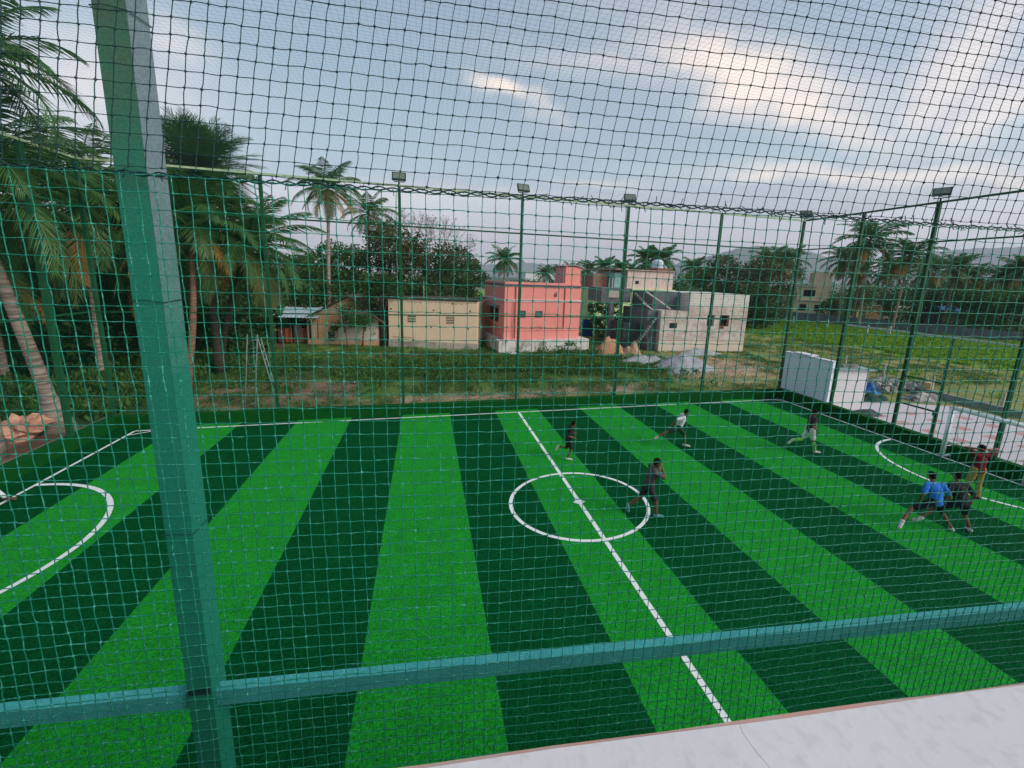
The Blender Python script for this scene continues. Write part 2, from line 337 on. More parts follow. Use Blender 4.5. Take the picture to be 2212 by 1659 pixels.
yt, yb_ = gp(1250, 1020)[1], gp(1300, 1167)[1]; arc((.03, (yt+yb_)/2), 1.88, 0, 2*math.pi, .10, 96, sq=(yt-yb_)/2/1.88)
arc((GL, -6.85), 3.0, -math.pi/2, math.pi/2, .11); arc((GR, -8.1), 2.72, math.pi/2, 1.5*math.pi, .10)
# corner marks
strip((GL+.04, -.42), (GL+.75, -.04), .06, .010); strip((GR-.04, -.42), (GR-.5, -.04), .05, .010)
b.add([(.02-.16, -7.34, .013), (.02, -7.48, .013), (.02+.17, -7.36, .013), (.03, -7.16, .013)], [(0, 1, 2, 3)])
ln = b.build('pitch_lines', Mw); tag(ln, kind='structure')

# ------------------------------------------------------------------ fences
M_post = mat('fence_paint', (.005, .085, .028), (.003, .050, .020), scale=6, rough=.6, c3=(.012, .12, .04), s3=30)
M_rail = mat('fence_rail_paint', lin(185, 205, 165), lin(140, 170, 130), scale=6, rough=.6)
M_net = mat('far_net_cord', (.012, .16, .09), (.010, .12, .07), scale=4, rough=.8)
M_pale = mat('pale_rail', (.50, .58, .56), (.35, .42, .40), scale=6, rough=.6)
HF = 9.27
def sq_post(mb, x, y, z0, z1, w=.105, mi=0): mb.box(x-w/2, x+w/2, y-w/2, y+w/2, z0, z1, mi)
def net_panel(A, B, z0, z1, cell, r, off=(0, 0)):
    A = np.array(A, float); B = np.array(B, float); Ld = np.linalg.norm(B-A); d = (B-A)/Ld
    n = int(Ld/cell); t = (np.arange(n)+.5)*Ld/n
    def pt(tt, z):
        return np.stack([A[0]+off[0]+d[0]*tt, A[1]+off[1]+d[1]*tt, z], -1)
    K = 8; zz = np.linspace(z0, z1, K)
    ver = pt(t[:, None]+.02*np.sin(zz[None, :]*2+t[:, None]*3), np.broadcast_to(zz[None, :], (n, K)))
    mrow = int((z1-z0)/cell); zr_ = z0+(np.arange(mrow)+.5)*(z1-z0)/mrow; K2 = 40; tt = np.linspace(0, Ld, K2)
    hor = pt(np.broadcast_to(tt[None, :], (mrow, K2)), zr_[:, None]-.015*np.abs(np.sin(tt[None, :]*2.0)))
    return merge([strands(ver, r), strands(hor, r)])
PX = [-9.75, -4.95, 0.0, 4.92, 9.86]
fe = thing('sports_fence', 'tall green mesh fence along the far touchline, between pitch and houses', 'fence', (0, .48, 0), group='mesh fences around the pitch')
for x in [X0-.1]+PX+[14.8]:
    b = MB(); sq_post(b, x, 0, KH-.3, HF); b.build('post', M_post, fe)
for z, w, M in ((HF+.04, .07, M_rail), (7.8, .055, M_post), (4.27, .045, M_post)):
    b = MB(); b.box(X0-.1, 14.8, -w/2-.003, w/2+.003, z-w/2, z+w/2); b.build('rail', M, fe)
V, F = net_panel((X0-.1, 0), (14.8, 0), KH, HF, .05, .0007, off=(0, -.07)); np_mesh('net', V, F, M_net, fe)
fr = thing('sports_fence', 'green mesh fence with gate frame behind the right goal, beside the paved yard', 'fence', (14.85, 0, 0), group='mesh fences around the pitch')
for y, z1 in ((-2.38, HF), (-5.06, HF), (-6.35, 4.3), (-8.12, HF), (-11.1, HF), (-15.1, HF)):
    b = MB(); sq_post(b, 0, y, KH-.3 if z1 > 5 else KH-.3, z1, .11 if z1 > 5 else .075); b.build('post', M_post, fr)
for z, w, M, ya in ((HF+.04, .07, M_post, .42), (7.86, .055, M_post, .42), (4.34, .06, M_pale, -2.38)):
    b = MB(); b.box(-w/2-.003, w/2+.003, -15.1, ya, z-w/2, z+w/2); b.build('rail', M, fr)
for z in (2.6, 1.48):
    b = MB(); b.box(-.03, .03, -6.31, -5.12, z-.03, z+.03); b.build('gate_bar', M_post, fr)
b = MB(); b.box(-.05, -.032, -6.33, -6.25, 1.32, 1.52); b.build('gate_latch', mat('latch_blue', lin(30, 60, 120), rough=.5), fr)
V, F = net_panel((0, .42), (0, -15.1), KH, HF, .05, .0007, off=(-.08, 0)); np_mesh('net', V, F, M_net, fr)
fl = thing('sports_fence', 'green mesh fence behind the left goal line in front of the palms', 'fence', (-15.1, 0, 0), group='mesh fences around the pitch')
for y in (-1.4, -4.6, -8.1, -11.6, -15.1):
    b = MB(); sq_post(b, 0, y, KH-.3, HF, .13); b.build('post', M_post, fl)
for z, w in ((HF+.04, .07), (7.82, .06), (4.3, .05)):
    b = MB(); b.box(-w/2-.003, w/2+.003, -15.1, .42, z-w/2, z+w/2); b.build('rail', M_rail if z > 9 else M_post, fl)
V, F = net_panel((0, .42), (0, -15.1), KH, HF, .05, .0008, off=(.09, 0)); np_mesh('net', V, F, M_net, fl)
# roof net
def roof_net():
    cell = .09; nx = int(29.9/cell); ny = int(15.5/cell); K = 26
    X = X0-.1+(np.arange(nx)+.5)*cell; Yl = np.linspace(-15.1, .42, K)
    def sag(x, y): return HF+.03-.05*np.abs(np.sin((x+15.1)/4.93*np.pi))*np.sin((y+15.1)/15.5*np.pi)
    a = np.stack([np.broadcast_to(X[:, None], (nx, K)), np.broadcast_to(Yl[None], (nx, K)), sag(X[:, None], Yl[None])], -1)
    Yr = -15.1+(np.arange(ny)+.5)*cell; Xl = np.linspace(-15.1, 14.8, 60)
    c = np.stack([np.broadcast_to(Xl[None], (ny, 60)), np.broadcast_to(Yr[:, None], (ny, 60)), sag(Xl[None], Yr[:, None])], -1)
    return merge([strands(a, .0010), strands(c, .0010)])
V, F = roof_net(); rn = np_mesh('overhead_net', V, F, mat('roof_net_cord', (.05, .09, .11), (.04, .07, .09)))
tag(rn, 'fine overhead net stretched across the top of the whole pitch enclosure', 'net')

# near fence with the coarse net, in its own frame (t along the fence, z up)
TH = R(-6.0); nn = np.array([-math.sin(TH), math.cos(TH), 0]); tt_ = np.array([math.cos(TH), math.sin(TH), 0]); ND = 1.40
def NP(t, d, z): return CP+tt_*t+nn*d+np.array([0, 0, z])
nf = thing('near_fence', 'coarse green rope net on a teal post and rail, right before the roof parapet', 'fence', (NP(0, ND, 0)[0], NP(0, ND, 0)[1], 0), TH)
# local coords for its children: (t, d-ND, world z)
M_teal = mat('teal_post_paint', (.012, .160, .112), (.008, .110, .082), scale=9, rough=.65, c3=(.03, .19, .15), s3=90, bump=.2)
M_tealr = mat('teal_rail_paint', (.05, .38, .37), (.035, .30, .30), scale=9, rough=.7, c3=(.13, .46, .46), s3=110, bump=.2)
M_cord = mat('net_cord', (.006, .23, .145), (.004, .15, .10), scale=30, rough=.55, c3=(.08, .42, .32), s3=60)
M_cord2 = mat('net_cord_upper', (.010, .060, .060), (.007, .04, .045), scale=30, rough=.7)  # darker copy of the net cord: backlit look against sky put into colour
CZ = CP[2]
def tinted_post(name, top, low, z0, z1):
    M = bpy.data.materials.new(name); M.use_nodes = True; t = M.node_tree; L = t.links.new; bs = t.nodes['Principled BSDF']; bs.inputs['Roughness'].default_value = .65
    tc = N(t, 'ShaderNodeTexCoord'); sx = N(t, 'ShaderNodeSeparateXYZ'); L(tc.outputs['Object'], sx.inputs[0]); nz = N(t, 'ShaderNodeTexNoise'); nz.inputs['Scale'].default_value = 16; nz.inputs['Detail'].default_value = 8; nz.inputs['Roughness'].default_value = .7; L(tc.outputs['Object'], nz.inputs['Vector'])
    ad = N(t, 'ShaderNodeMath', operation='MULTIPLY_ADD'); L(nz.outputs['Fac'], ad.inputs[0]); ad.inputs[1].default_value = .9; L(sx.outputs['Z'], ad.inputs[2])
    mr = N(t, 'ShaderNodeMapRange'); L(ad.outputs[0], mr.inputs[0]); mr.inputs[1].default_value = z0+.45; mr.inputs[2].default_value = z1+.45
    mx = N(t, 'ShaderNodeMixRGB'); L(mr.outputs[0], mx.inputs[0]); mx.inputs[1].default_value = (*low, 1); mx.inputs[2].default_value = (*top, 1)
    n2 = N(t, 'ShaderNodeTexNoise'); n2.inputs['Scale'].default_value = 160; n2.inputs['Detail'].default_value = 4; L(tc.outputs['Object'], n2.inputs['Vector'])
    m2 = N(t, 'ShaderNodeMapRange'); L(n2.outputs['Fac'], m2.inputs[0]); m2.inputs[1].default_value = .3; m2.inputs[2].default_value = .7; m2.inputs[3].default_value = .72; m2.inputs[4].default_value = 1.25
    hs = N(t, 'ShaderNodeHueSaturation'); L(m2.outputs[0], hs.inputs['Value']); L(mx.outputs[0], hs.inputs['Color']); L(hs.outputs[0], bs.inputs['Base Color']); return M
Mf = tinted_post('post_front_tinted', (.07, .14, .085), (.005, .20, .125), CZ+.1, CZ+.75); Ms = tinted_post('post_side_lit', (.17, .24, .27), (.006, .20, .13), CZ-.35, CZ+.25)  # height fade copies the net's veil; side light is painted into paler side
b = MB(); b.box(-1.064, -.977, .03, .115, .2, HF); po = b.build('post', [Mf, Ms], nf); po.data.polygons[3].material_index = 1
for xp in (3.95,):
    b = MB(); b.box(xp, xp+.087, .03, .115, .2, HF); b.build('post', M_teal, nf)
for xa, xb in ((-3.4, -1.0645), (-.9765, 3.9495)):
    b = MB(); b.box(xa, xb, .045, .085, CZ-1.722, CZ-1.652); b.build('rail', M_tealr, nf)
b = MB(); b.box(-1.06, -.982, .0285, .0295, CZ-1.645, CZ-1.615); b.build('shadow_mark', mat('shadow_dark', (.01, .05, .05)), nf)  # dark patch painted as the shadow on the post above the rail
for zt__ in (CZ-.95, CZ-.12, CZ+.27, CZ+.71):
    b = MB(); b.tube([(-1.068, .026, zt__), (-1.03, .022, zt__+.004), (-.973, .026, zt__-.003), (-.973, .119, zt__+.004), (-1.068, .119, zt__), (-1.068, .026, zt__)], .0014, 5); b.build('tie_wire', M_cord2, nf)
b = MB(); b.box(-3.4, 4.04, .04, .11, HF, HF+.07); b.build('rail', M_teal, nf)
def coarse(t0, t1, z0, z1, ct, cz, shear, seed, rad, knot_r, skewz=0.0):
    g = np.random.default_rng(seed); nt = int((t1-t0)/ct)+1; nz = int((z1-z0)/cz)+1
    T, Z = np.meshgrid(t0+np.arange(nt)*ct, z0+np.arange(nz)*cz); ZB = Z.copy()
    jt = g.normal(0, .0008, T.shape); jz = g.normal(0, .0009, T.shape)
    # slow waviness of the hanging net
    wt_ = .0015*np.sin(T*1.1+Z*.8+seed)+.0008*np.sin(T*4.1-Z*1.1); wz = .002*np.sin(T*1.6+seed*2)+.001*np.sin(T*6.3+Z*2)
    T2 = T+shear*(Z-.27)+jt+wt_; Z2 = Z+jz+wz*(1 if seed == 1 else .8); Dd = .010*np.sin(T*2.1+Z*1.7)+g.normal(0, .001, T.shape)
    P = np.stack([T2, Dd, Z2+CZ], -1)
    def curve(P_):   # insert bent intermediate points between knots
        A = P_[:, :-1]; B = P_[:, 1:]; n = A.shape
        off = g.normal(0, .0009, (*n[:2], 3)); off2 = off*.9+g.normal(0, .0005, (*n[:2], 3))
        o = np.empty((n[0], n[1]*3+1, 3)); o[:, 0:-1:3] = A; o[:, 1::3] = A*.68+B*.32+off; o[:, 2::3] = A*.32+B*.68+off2; o[:, -1] = P_[:, -1]; return o
    parts = [strands(curve(P), rad, 4), strands(curve(P.transpose(1, 0, 2)), rad, 4)]
    # knots: octahedra
    K = P.reshape(-1, 3); n = len(K); s = knot_r*(1+g.normal(0, .12, (n, 1)))
    off = np.array([[1, 0, 0], [0, 1, 0], [-1, 0, 0], [0, -1, 0], [0, 0, 1], [0, 0, -1.]])
    V = K[:, None, :]+off[None]*s[:, :, None]
    f = np.array([[0, 1, 4], [1, 2, 4], [2, 3, 4], [3, 0, 4], [1, 0, 5], [2, 1, 5], [3, 2, 5], [0, 3, 5]]); f = np.concatenate([f, f[:, :1]], 1)
    Fk = (np.arange(n)*6)[:, None, None]+f[None]
    return parts, (V.reshape(-1, 3), Fk.reshape(-1, 4)[:, :3])
RZ = .266
for nm, args, Mx in (('net_panel', (-2.6, 4.3, -4.2, RZ-.01, .0463, .0487, 0.0, 1, .0016, .0052), M_cord), ('net_panel', (-2.9, 4.0, RZ+.012, 3.2, .0452, .0452, .165, 2, .0013, .0048), M_cord2)):
    a = list(args); cz = a[5]
    if nm and a[3] < .5: nrow = int((a[3]-a[2])/cz); a[2] = a[3]-nrow*cz; a[3] += 1e-4
    parts, kn = coarse(*a)
    V, F = merge(parts); o = np_mesh(nm, V, F, Mx, nf)
    np_mesh('knots', kn[0], kn[1], Mx, o)
# lacing rope joining the two panels
T = np.arange(-2.7, 4.1, .0116); lines = []
for ph in (0, math.pi):
    z = CZ+RZ+.0015*np.sin(T*60)+.0055*np.sin(T/.0452*math.pi+ph)+.004*np.sin(T*2.3); d = .004*np.cos(T/.0452*math.pi+ph)
    lines.append(np.stack([T, d, z], -1))
rope = strands(np.array(lines), .0024, 5)
g = np.random.default_rng(5); br = []
for t in np.arange(-2.6, 4.0, .0452):
    for k in range(g.integers(1, 3) if t < .3 else 3):
        a = g.uniform(0, 2*math.pi); ln_ = g.uniform(.010, .022 if t < .3 else .032); z0 = CZ+RZ+.004*math.sin(t*2.3)
        p0 = np.array([t+g.normal(0, .004), 0, z0]); p1 = p0+ln_*np.array([math.cos(a), .2, abs(math.sin(a))*(1 if g.random() > .35 else -1)])
        br.append(np.stack([p0, (p0+p1)/2+g.normal(0, .001, 3), p1]))
V, F = merge([rope, strands(np.array(br), .0014, 4)]); np_mesh('lacing_rope', V, F, M_cord2, nf)

# parapet of the roof the photograph is taken from
pf = thing('rooftop_parapet', 'whitewashed concrete parapet of the roof in the near right corner', 'parapet', (NP(0, 0, 0)[0], NP(0, 0, 0)[1], 0), TH)
PD = .45; PZ = CZ-1.485*PD
b = MB(); n = 60; xs_ = np.linspace(-4.5, 6.0, n)
Mp = mat('parapet_plaster', (.58, .56, .57), (.55, .53, .545), scale=3, detail=9, rough=.9, c3=(.50, .48, .47), s3=40, bump=.06, lo=.42, hi=.72)
top = [(x, PD-.004+.0015*math.sin(x*9)+.001*math.sin(x*31), PZ) for x in xs_]; inn = [(x, PD-.42, PZ) for x in xs_]
b.add(top+inn, [(i, n+i, n+i+1, i+1) for i in range(n-1)])
b.box(-4.5, 6.0, PD-.42, PD-.02, .0, PZ-.012)
b.build('plaster_top', Mp, pf)
b = MB(); 
lip = [(x, PD+.003+.0012*math.sin(x*13)+.0012*math.sin(x*41), PZ-.004) for x in xs_]; lip2 = [(x, PD-.002, PZ-.05) for x in xs_]
b.add([(x, y, PZ-.001) for x, y, _ in top]+lip+lip2, [(i+1, i, n+i, n+i+1) for i in range(n-1)]+[(n+i+1, n+i, 2*n+i, 2*n+i+1) for i in range(n-1)])
b.build('edge_rim', mat('rim_pink', lin(205, 150, 135), lin(190, 165, 155), scale=12, rough=.9), pf)
b = MB(); b.box(-4.5, 6.0, PD-.02, PD-.0025, 0, PZ-.05); b.build('outer_wall', mat('rim_wall', (.45, .36, .32), (.35, .28, .25)), pf)
b = MB(); g = np.random.default_rng(11)
def crack(x0, y0, ang, n_, st):
    p = np.array([x0, y0]); pts = []
    for i in range(n_):
        pts.append((p[0], p[1], PZ+.0001)); ang += g.normal(0, .25); p = p+st*np.array([math.cos(ang), math.sin(ang)])
    b.tube(pts, .00022, 4)
Mck = mat('crack_dark', (.30, .28, .30))
for a_ in ((1.05, .44, -1.25, 9, .008), (.42, .445, -1.35, 20, .012)): b = MB(); crack(*a_); b.build('crack', Mck, pf)

# floodlights on the fence tops
M_hous = mat('flood_housing', (.018, .05, .03), (.012, .03, .02), rough=.5); M_glass = mat('flood_glass', (.16, .19, .15), (.12, .15, .12), rough=.25, spec=.5)
def floodlight(label, loc, rz, tilt, hgt=.42):
    t = thing('floodlight', label, 'floodlight', loc, rz, 'floodlights on the fence posts')
    Rx = Matrix.Rotation(tilt, 4, 'X')
    for nm, M, bx in (('housing', M_hous, (-.26, .26, -.03, .05, -.17, .17)), ('glass', M_glass, (-.215, .215, -.036, -.031, -.125, .125))):
        b = MB(); b.box(*bx); b.v = [tuple((Rx @ Vector(v))+Vector((0, -.05, hgt-.12))) for v in b.v]; b.build(nm, M, t)
    b = MB(); b.box(-.19, .19, -.02, .02, .10, .125); b.box(-.025, .025, -.025, .025, -.02, .10)
    for s in (-1, 1): b.box(s*.19-.01, s*.19+.01, -.02, .02, .10, hgt-.1)
    b.build('bracket', M_hous, t); return t
zt = HF+.075
floodlight('floodlight on the far fence above the cream house', (-4.95, .48, zt), R(0), R(-28))
floodlight('floodlight on the far fence above the left end of the pink house', (0, .48, zt), R(8), R(-28))
floodlight('floodlight on the far fence above the green house', (4.92, .48, zt), R(-10), R(-28))
floodlight('floodlight at the corner where far and right fences meet', (14.8, .48, zt), R(-30), R(-25))
floodlight('floodlight on the right fence post beside the gate', (14.85, -5.06, zt), R(-62), R(-35), .46)
floodlight('floodlight at the back left corner among palm fronds', (-15.1, .48, zt), R(38), R(-28))

# ------------------------------------------------------------------ goals
def goal(label, gx, yc, sgn, w=2.12, h=1.88, dep=.72):
    t = thing('football_goal', label, 'goal', (gx, yc, 0), 0)
    M = mat('goal_white', (.86, .87, .9), (.78, .8, .83), scale=8, rough=.5)
    for s in (-1, 1):
        b = MB(); b.tube([(0, s*w/2, .03), (0, s*w/2, h)], .07, 10); b.build('goal_post', M, t, True)
        b = MB(); b.tube([(0, s*w/2, .03), (sgn*dep, s*w/2, .03)], .042, 8); b.tube([(sgn*dep, s*w/2, .03), (sgn*dep*.95, s*w/2, .42), (sgn*dep*.55, s*w/2, h)], .02, 6); b.tube([(sgn*dep*.93, s*w/2, .42), (0, s*w/2, .42)], .012, 6); b.build('side_frame', M, t, True)
    b = MB(); b.tube([(0, -w/2-.05, h), (0, w/2+.06, h)], .07, 10); b.build('crossbar', M, t, True)
    b = MB(); b.tube([(sgn*dep, -w/2, .03), (sgn*dep, w/2, .03)], .042, 8); b.build('base_bar', M, t, True)
    b = MB(); b.tube([(0, -w/2, h), (sgn*dep*.55, -w/2, h), (sgn*dep*.55, w/2, h), (0, w/2, h)], .022, 6); b.build('back_frame', M, t, True)
    # goal net hanging on the back frame
    c = .1; L_ = []
    for y in np.arange(-w/2, w/2+.01, c): L_.append([(sgn*dep*.55, y, h), (sgn*dep*.86, y, .7), (sgn*dep, y, .03)])
    A = strands(np.array(L_), .0016)
    L2 = []
    for z in np.arange(.1, h, c):
        x = sgn*dep*(1-.45*max(0, (z-.42)/(h-.42))); L2.append([(x, -w/2, z), (x, 0, z), (x, w/2, z)])
    V, F = merge([A, strands(np.array(L2), .0016)]); np_mesh('net', V, F, mat('goal_net_white', (.7, .72, .74)), t)
    return t
goal('small white metal football goal at the right end of the pitch', 14.47, -8.03, 1)

# ------------------------------------------------------------------ yard on the right
MY = brick_mat('yard_pavers', (.50, .46, .48), (.47, .44, .47), (.44, .41, .43), 1.2, .5, .25, rot=False)
b = MB(); yp = [gp(*p) for p in ((1830, 880),)]
b.add([(15.28, .2, .02), (15.28, -17, .02), (23.6, -17, .02), (23.2, -6, .02), (23.0, -2.4, .02), (19.5, -1.0, .02), (17.4, .2, .02)], [(0, 1, 2, 3, 4, 5, 6)])
yd = b.build('paved_yard', MY); tag(yd, kind='structure')
b = MB(); g = np.random.default_rng(3)
for yrow in np.arange(-16, -2.6, 1.0):
    for k, x in enumerate((16.9, 18.9, 20.9)):
        if yrow > -4 and k == 2: continue
        xx = x+.02; b.box(xx, xx+.62, yrow-.2, yrow+.22, .021, .0235)
tag(b.build('paver_accents', mat('paver_red', lin(185, 130, 125), lin(170, 135, 135), scale=5)), kind='structure')
# wall slab and white block room
def slab(name, label, cat, A, B, h0, h1, thick, M, top=None):
    A = np.array(A[:2]); B = np.array(B[:2]); L_ = np.linalg.norm(B-A); rz = math.atan2(B[1]-A[1], B[0]-A[0])
    t = thing(name, label, cat, (A[0], A[1], 0), rz)
    return t, L_
A = np.array([16.2, .35]); B = np.array([16.15, -2.05])
t = thing('grey_wall', 'pale grey plastered wall slab standing behind the right fence corner', 'wall', (15.5, 1.1, 0), R(-90))
b = MB(); b.box(0, 2.78, 0, .16, 0, 2.38); b.build('panel', mat('wall_greyblue', lin(228, 236, 246), lin(216, 226, 238), scale=30, detail=3, lo=.3, hi=.8), t)
b = MB(); b.box(-.02, 2.80, -.02, .34, 2.382, 2.42); b.box(.5, 1.5, .02, .6, 2.422, 2.48); b.build('coping', mat('coping_white', (.7, .7, .74)), t)
A = np.array([15.80, -1.74, 0]); B = np.array([17.39, -2.05, 0])
rz = math.atan2(B[1]-A[1], B[0]-A[0]); L_ = float(np.linalg.norm((B-A)[:2]))
t = thing('block_room', 'small whitewashed block room beside the grey wall at the yard', 'hut', (A[0], A[1], 0), rz)
b = MB(); b.box(0, L_, 0, 1.2, 0, 2.0); b.build('wall', brick_mat('white_blocks', (.84, .78, .78), (.82, .77, .78), (.72, .68, .70), 3.2), t)
b = MB(); b.box(-.15, L_+.35, -.1, 1.3, 2.002, 2.045); b.build('roof_sheet', mat('roof_teal', lin(150, 180, 175), lin(120, 140, 135), scale=3), t)
b = MB()
for k in range(6): x = .1+k*.22; b.box(x, x+.2, .35+.05*(k % 2), .65, 2.047, 2.14+.03*(k % 3))
b.build('loose_bricks', mat('loose_brick_grey', lin(150, 145, 135), lin(110, 105, 100)), t)
# draped / heaped sheets
def heap(name, label, cat, c, rx, ry, h, M, seed=0, jag=.35, n=40, rz=0, ex=1.0):
    vs = []; fs = []; rings = 14
    for i in range(rings+1):
        r = i/rings
        for k in range(n):
            a = 2*math.pi*k/n; q = 1+.28*mnoise.noise(Vector((math.cos(a)*1.3, math.sin(a)*1.3, seed)))
            x, y = r*rx*math.cos(a)*q, r*ry*math.sin(a)*q
            z = h*max(0, (1-r**1.6))**ex*(1+jag*mnoise.noise(Vector((x*1.4, y*1.4, seed+3)))*1.5)+jag*h*.4*mnoise.noise(Vector((x*5, y*5, seed)))*(1-r)
            vs.append((x, y, max(z, -.02) if i < rings else -.05))
    for i in range(rings):
        for k in range(n): fs.append((i*n+k, (i+1)*n+k, (i+1)*n+(k+1) % n, i*n+(k+1) % n))
    b = MB(); b.add(vs, fs); o = b.build(name, M, None, jag < .6, (float(c[0]), float(c[1]), 0)); o.rotation_euler.z = rz; return tag(o, label, cat)
P = gz(2450, 1100, 400, (1640, 1210)); heap('black_sheet', 'crumpled black plastic sheet lying on the paving by the fence', 'tarpaulin', (P[0]+.25, P[1]-.1), .75, .5, .22, mat('black_plastic', lin(45, 55, 52), lin(28, 36, 34), rough=.5, s3=8, bump=.5), 2, .5)
P = gz(2450, 1100, 400, (1790, 820)); heap('blue_sheet', 'crumpled bright blue tarpaulin against the white block room', 'tarpaulin', P, .6, .5, .5, mat('blue_tarp', lin(30, 125, 200), lin(15, 60, 120), scale=6, rough=.5, s3=14, bump=1), 4, 1.2)
P = gz(2450, 1100, 400, (1830, 960)); heap('green_sheet', 'dark green netting bundled on the paving below the blue tarpaulin', 'tarpaulin', (P[0], P[1]), 1.3, .45, .3, mat('green_tarp', lin(30, 70, 55), lin(18, 45, 38), s3=10, bump=.6), 6, .8, rz=.2)
P = gz(2450, 1100, 400, (2060, 760)); h_ = heap('rubble_pile', 'grey heap of broken blocks and bags at the back of the yard', 'rubble', P, 1.9, .9, .6, mat('rubble', lin(165, 160, 155), lin(60, 62, 60), scale=4, detail=8, s3=10, bump=1, lo=.4, hi=.6), 8, .9)
P = gz(2400, 1000, 864, (1370, 690), 0, 2205); heap('rubble_pile', 'heap of pale broken concrete seen through the gate frame', 'rubble', P, 1.3, .7, .42, MATS['rubble'], 12, .9)
def chunks(name, label, cat, c, n, rx, ry, M, seed, s=(.08, .3)):
    g = np.random.default_rng(seed); b = MB()
    for k in range(n):
        x, y = c[0]+g.normal(0, rx), c[1]+g.normal(0, ry); sz = g.uniform(*s); Q = Matrix.Rotation(g.uniform(0, 3), 4, 'Z') @ Matrix.Rotation(g.uniform(-.6, .6), 4, 'X')
        bb = MB(); bb.box(-sz, sz, -sz*.5, sz*.5, -sz*.3, sz*.3); b.add([Q @ Vector(v)+Vector((x, y, g.uniform(.05, .45)*s[1]/.3)) for v in bb.v], bb.f)
    return tag(b.build(name, M), label, cat, kind='stuff')
P = gz(2450, 1100, 400, (2060, 760)); chunks('broken_blocks', 'broken blocks and slabs scattered over the yard rubble', 'rubble', P, 90, 1.1, .5, mat('chunk_grey', lin(175, 170, 165), lin(120, 118, 112), scale=3), 21)
# low block wall and posts at the yard edge
def low_wall(label, A, B, h, M, name='low_wall', th=.18):
    A = np.array(A[:2]); B = np.array(B[:2]); L_ = float(np.linalg.norm(B-A)); t = MB(); t.box(0, L_, -th/2, th/2, -.05, h); t.box(-.02, L_+.02, -th/2-.03, th/2+.03, h+.002, h+.06)
    o = t.build(name, M, None, False, (A[0], A[1], 0)); o.rotation_euler.z = math.atan2(B[1]-A[1], B[0]-A[0]); return tag(o, label, 'wall')
Mc = mat('grey_concrete', lin(140, 150, 145), lin(100, 112, 108), scale=2.5, rough=.95, bump=.4)
low_wall('low grey block kerb wall along the back of the paved yard', gz(2700, 1150, 564, (760, 370)), gz(2700, 1150, 564, (2190, 720)), .28, Mc)
Mstake = mat('stake_concrete', lin(185, 180, 165), lin(140, 140, 125), scale=6)
def stake(label, P, h, w=.05, group=None, lean=0):
    b = MB(); b.hexa([(-w, -w, -.1), (w, -w, -.1), (w, w, -.1), (-w, w, -.1)], [(-w*.8+lean, -w*.8, h), (w*.8+lean, -w*.8, h), (w*.8+lean, w*.8, h), (-w*.8+lean, w*.8, h)])
    o = b.build('boundary_post', Mstake, None, False, (float(P[0]), float(P[1]), 0)); return tag(o, label, 'post', group)
for q, h, lb in (((1000+1020, 590), 1.0, 'tall leaning concrete post behind the yard rubble'),):
    stake(lb, gz(2450, 1100, 400, (2000, 600)), 1.05, .06, 'boundary posts', .06)
stake('short concrete post right behind the white block room', gz(2450, 1100, 400, (1350, 330)), .7, .06, 'boundary posts')
stake('thin concrete post seen through the gate frame', gz(2700, 1150, 564, (1050, 400)), 1.0, .05, 'boundary posts')
stake('rusty topped post at the right end of the yard wall', gz(2700, 1150, 564, (1920, 620)), .95, .06, 'boundary posts')
for i, (x, y) in enumerate([(75, 1242), (195, 1215), (322, 1235), (600, 1268), (922, 1318), (1105, 1330)]):
    stake(['whitish field post, leftmost of the row in the green field', 'second whitish field post from the left in the green field', 'whitish field post just left of the corner fence post', 'whitish field post below the yellow building', 'whitish field post under the palm group', 'rightmost whitish field post of the row in the green field'][i], gz(2400, 550, 864, (x, y), 0, 2205), 1.3, .12, 'posts across the green field')
b = MB(); b.box(-.28, .28, -.18, .18, 0, .42); P = gz(2700, 1150, 564, (990, 410)); o = b.build('carton', mat('carton_tan', lin(190, 155, 110), lin(160, 150, 120), scale=8), None, False, (P[0], P[1], .28)); o.rotation_euler.z = .3; tag(o, 'tan carton sitting on the low wall behind the gate', 'box')

# ------------------------------------------------------------------ buildings
def frame(FL, FR, name, label, cat='house'):
    FL = np.array(FL[:2], float); FR = np.array(FR[:2], float); w = float(np.linalg.norm(FR-FL)); rz = math.atan2(FR[1]-FL[1], FR[0]-FL[0])
    return thing(name, label, cat, (FL[0], FL[1], 0), rz), w
def window(t, x, z, w, h, M_fr, M_gl, y=0.0, bars=0, name='window', chajja=None):
    b = MB(); f = .05
    b.box(x-w/2, x+w/2, y-.03, y+.06, z, z+f); b.box(x-w/2, x+w/2, y-.03, y+.06, z+h-f, z+h); b.box(x-w/2, x-w/2+f, y-.03, y+.06, z+f+.001, z+h-f-.001); b.box(x+w/2-f, x+w/2, y-.03, y+.06, z+f+.001, z+h-f-.001)
    fr_ = b.build(name, M_fr, t)
    b = MB(); b.box(x-w/2+f, x+w/2-f, y-.012, y-.004, z+f, z+h-f); b.build('pane', M_gl, fr_)
    if bars:
        b = MB()
        for k in range(bars): xx = x-w/2+f+(w-2*f)*(k+1)/(bars+1); b.box(xx-.008, xx+.008, y-.024, y-.014, z+f, z+h-f)
        b.build('grille', M_fr, fr_)
    return fr_
M_dark = mat('dark_opening', (.012, .014, .015), (.02, .02, .02)); M_wfr = mat('window_frame', lin(70, 75, 80), lin(50, 52, 55))
M_pane = mat('pane_grey', lin(95, 115, 120), lin(70, 90, 95), rough=.2, spec=.6)
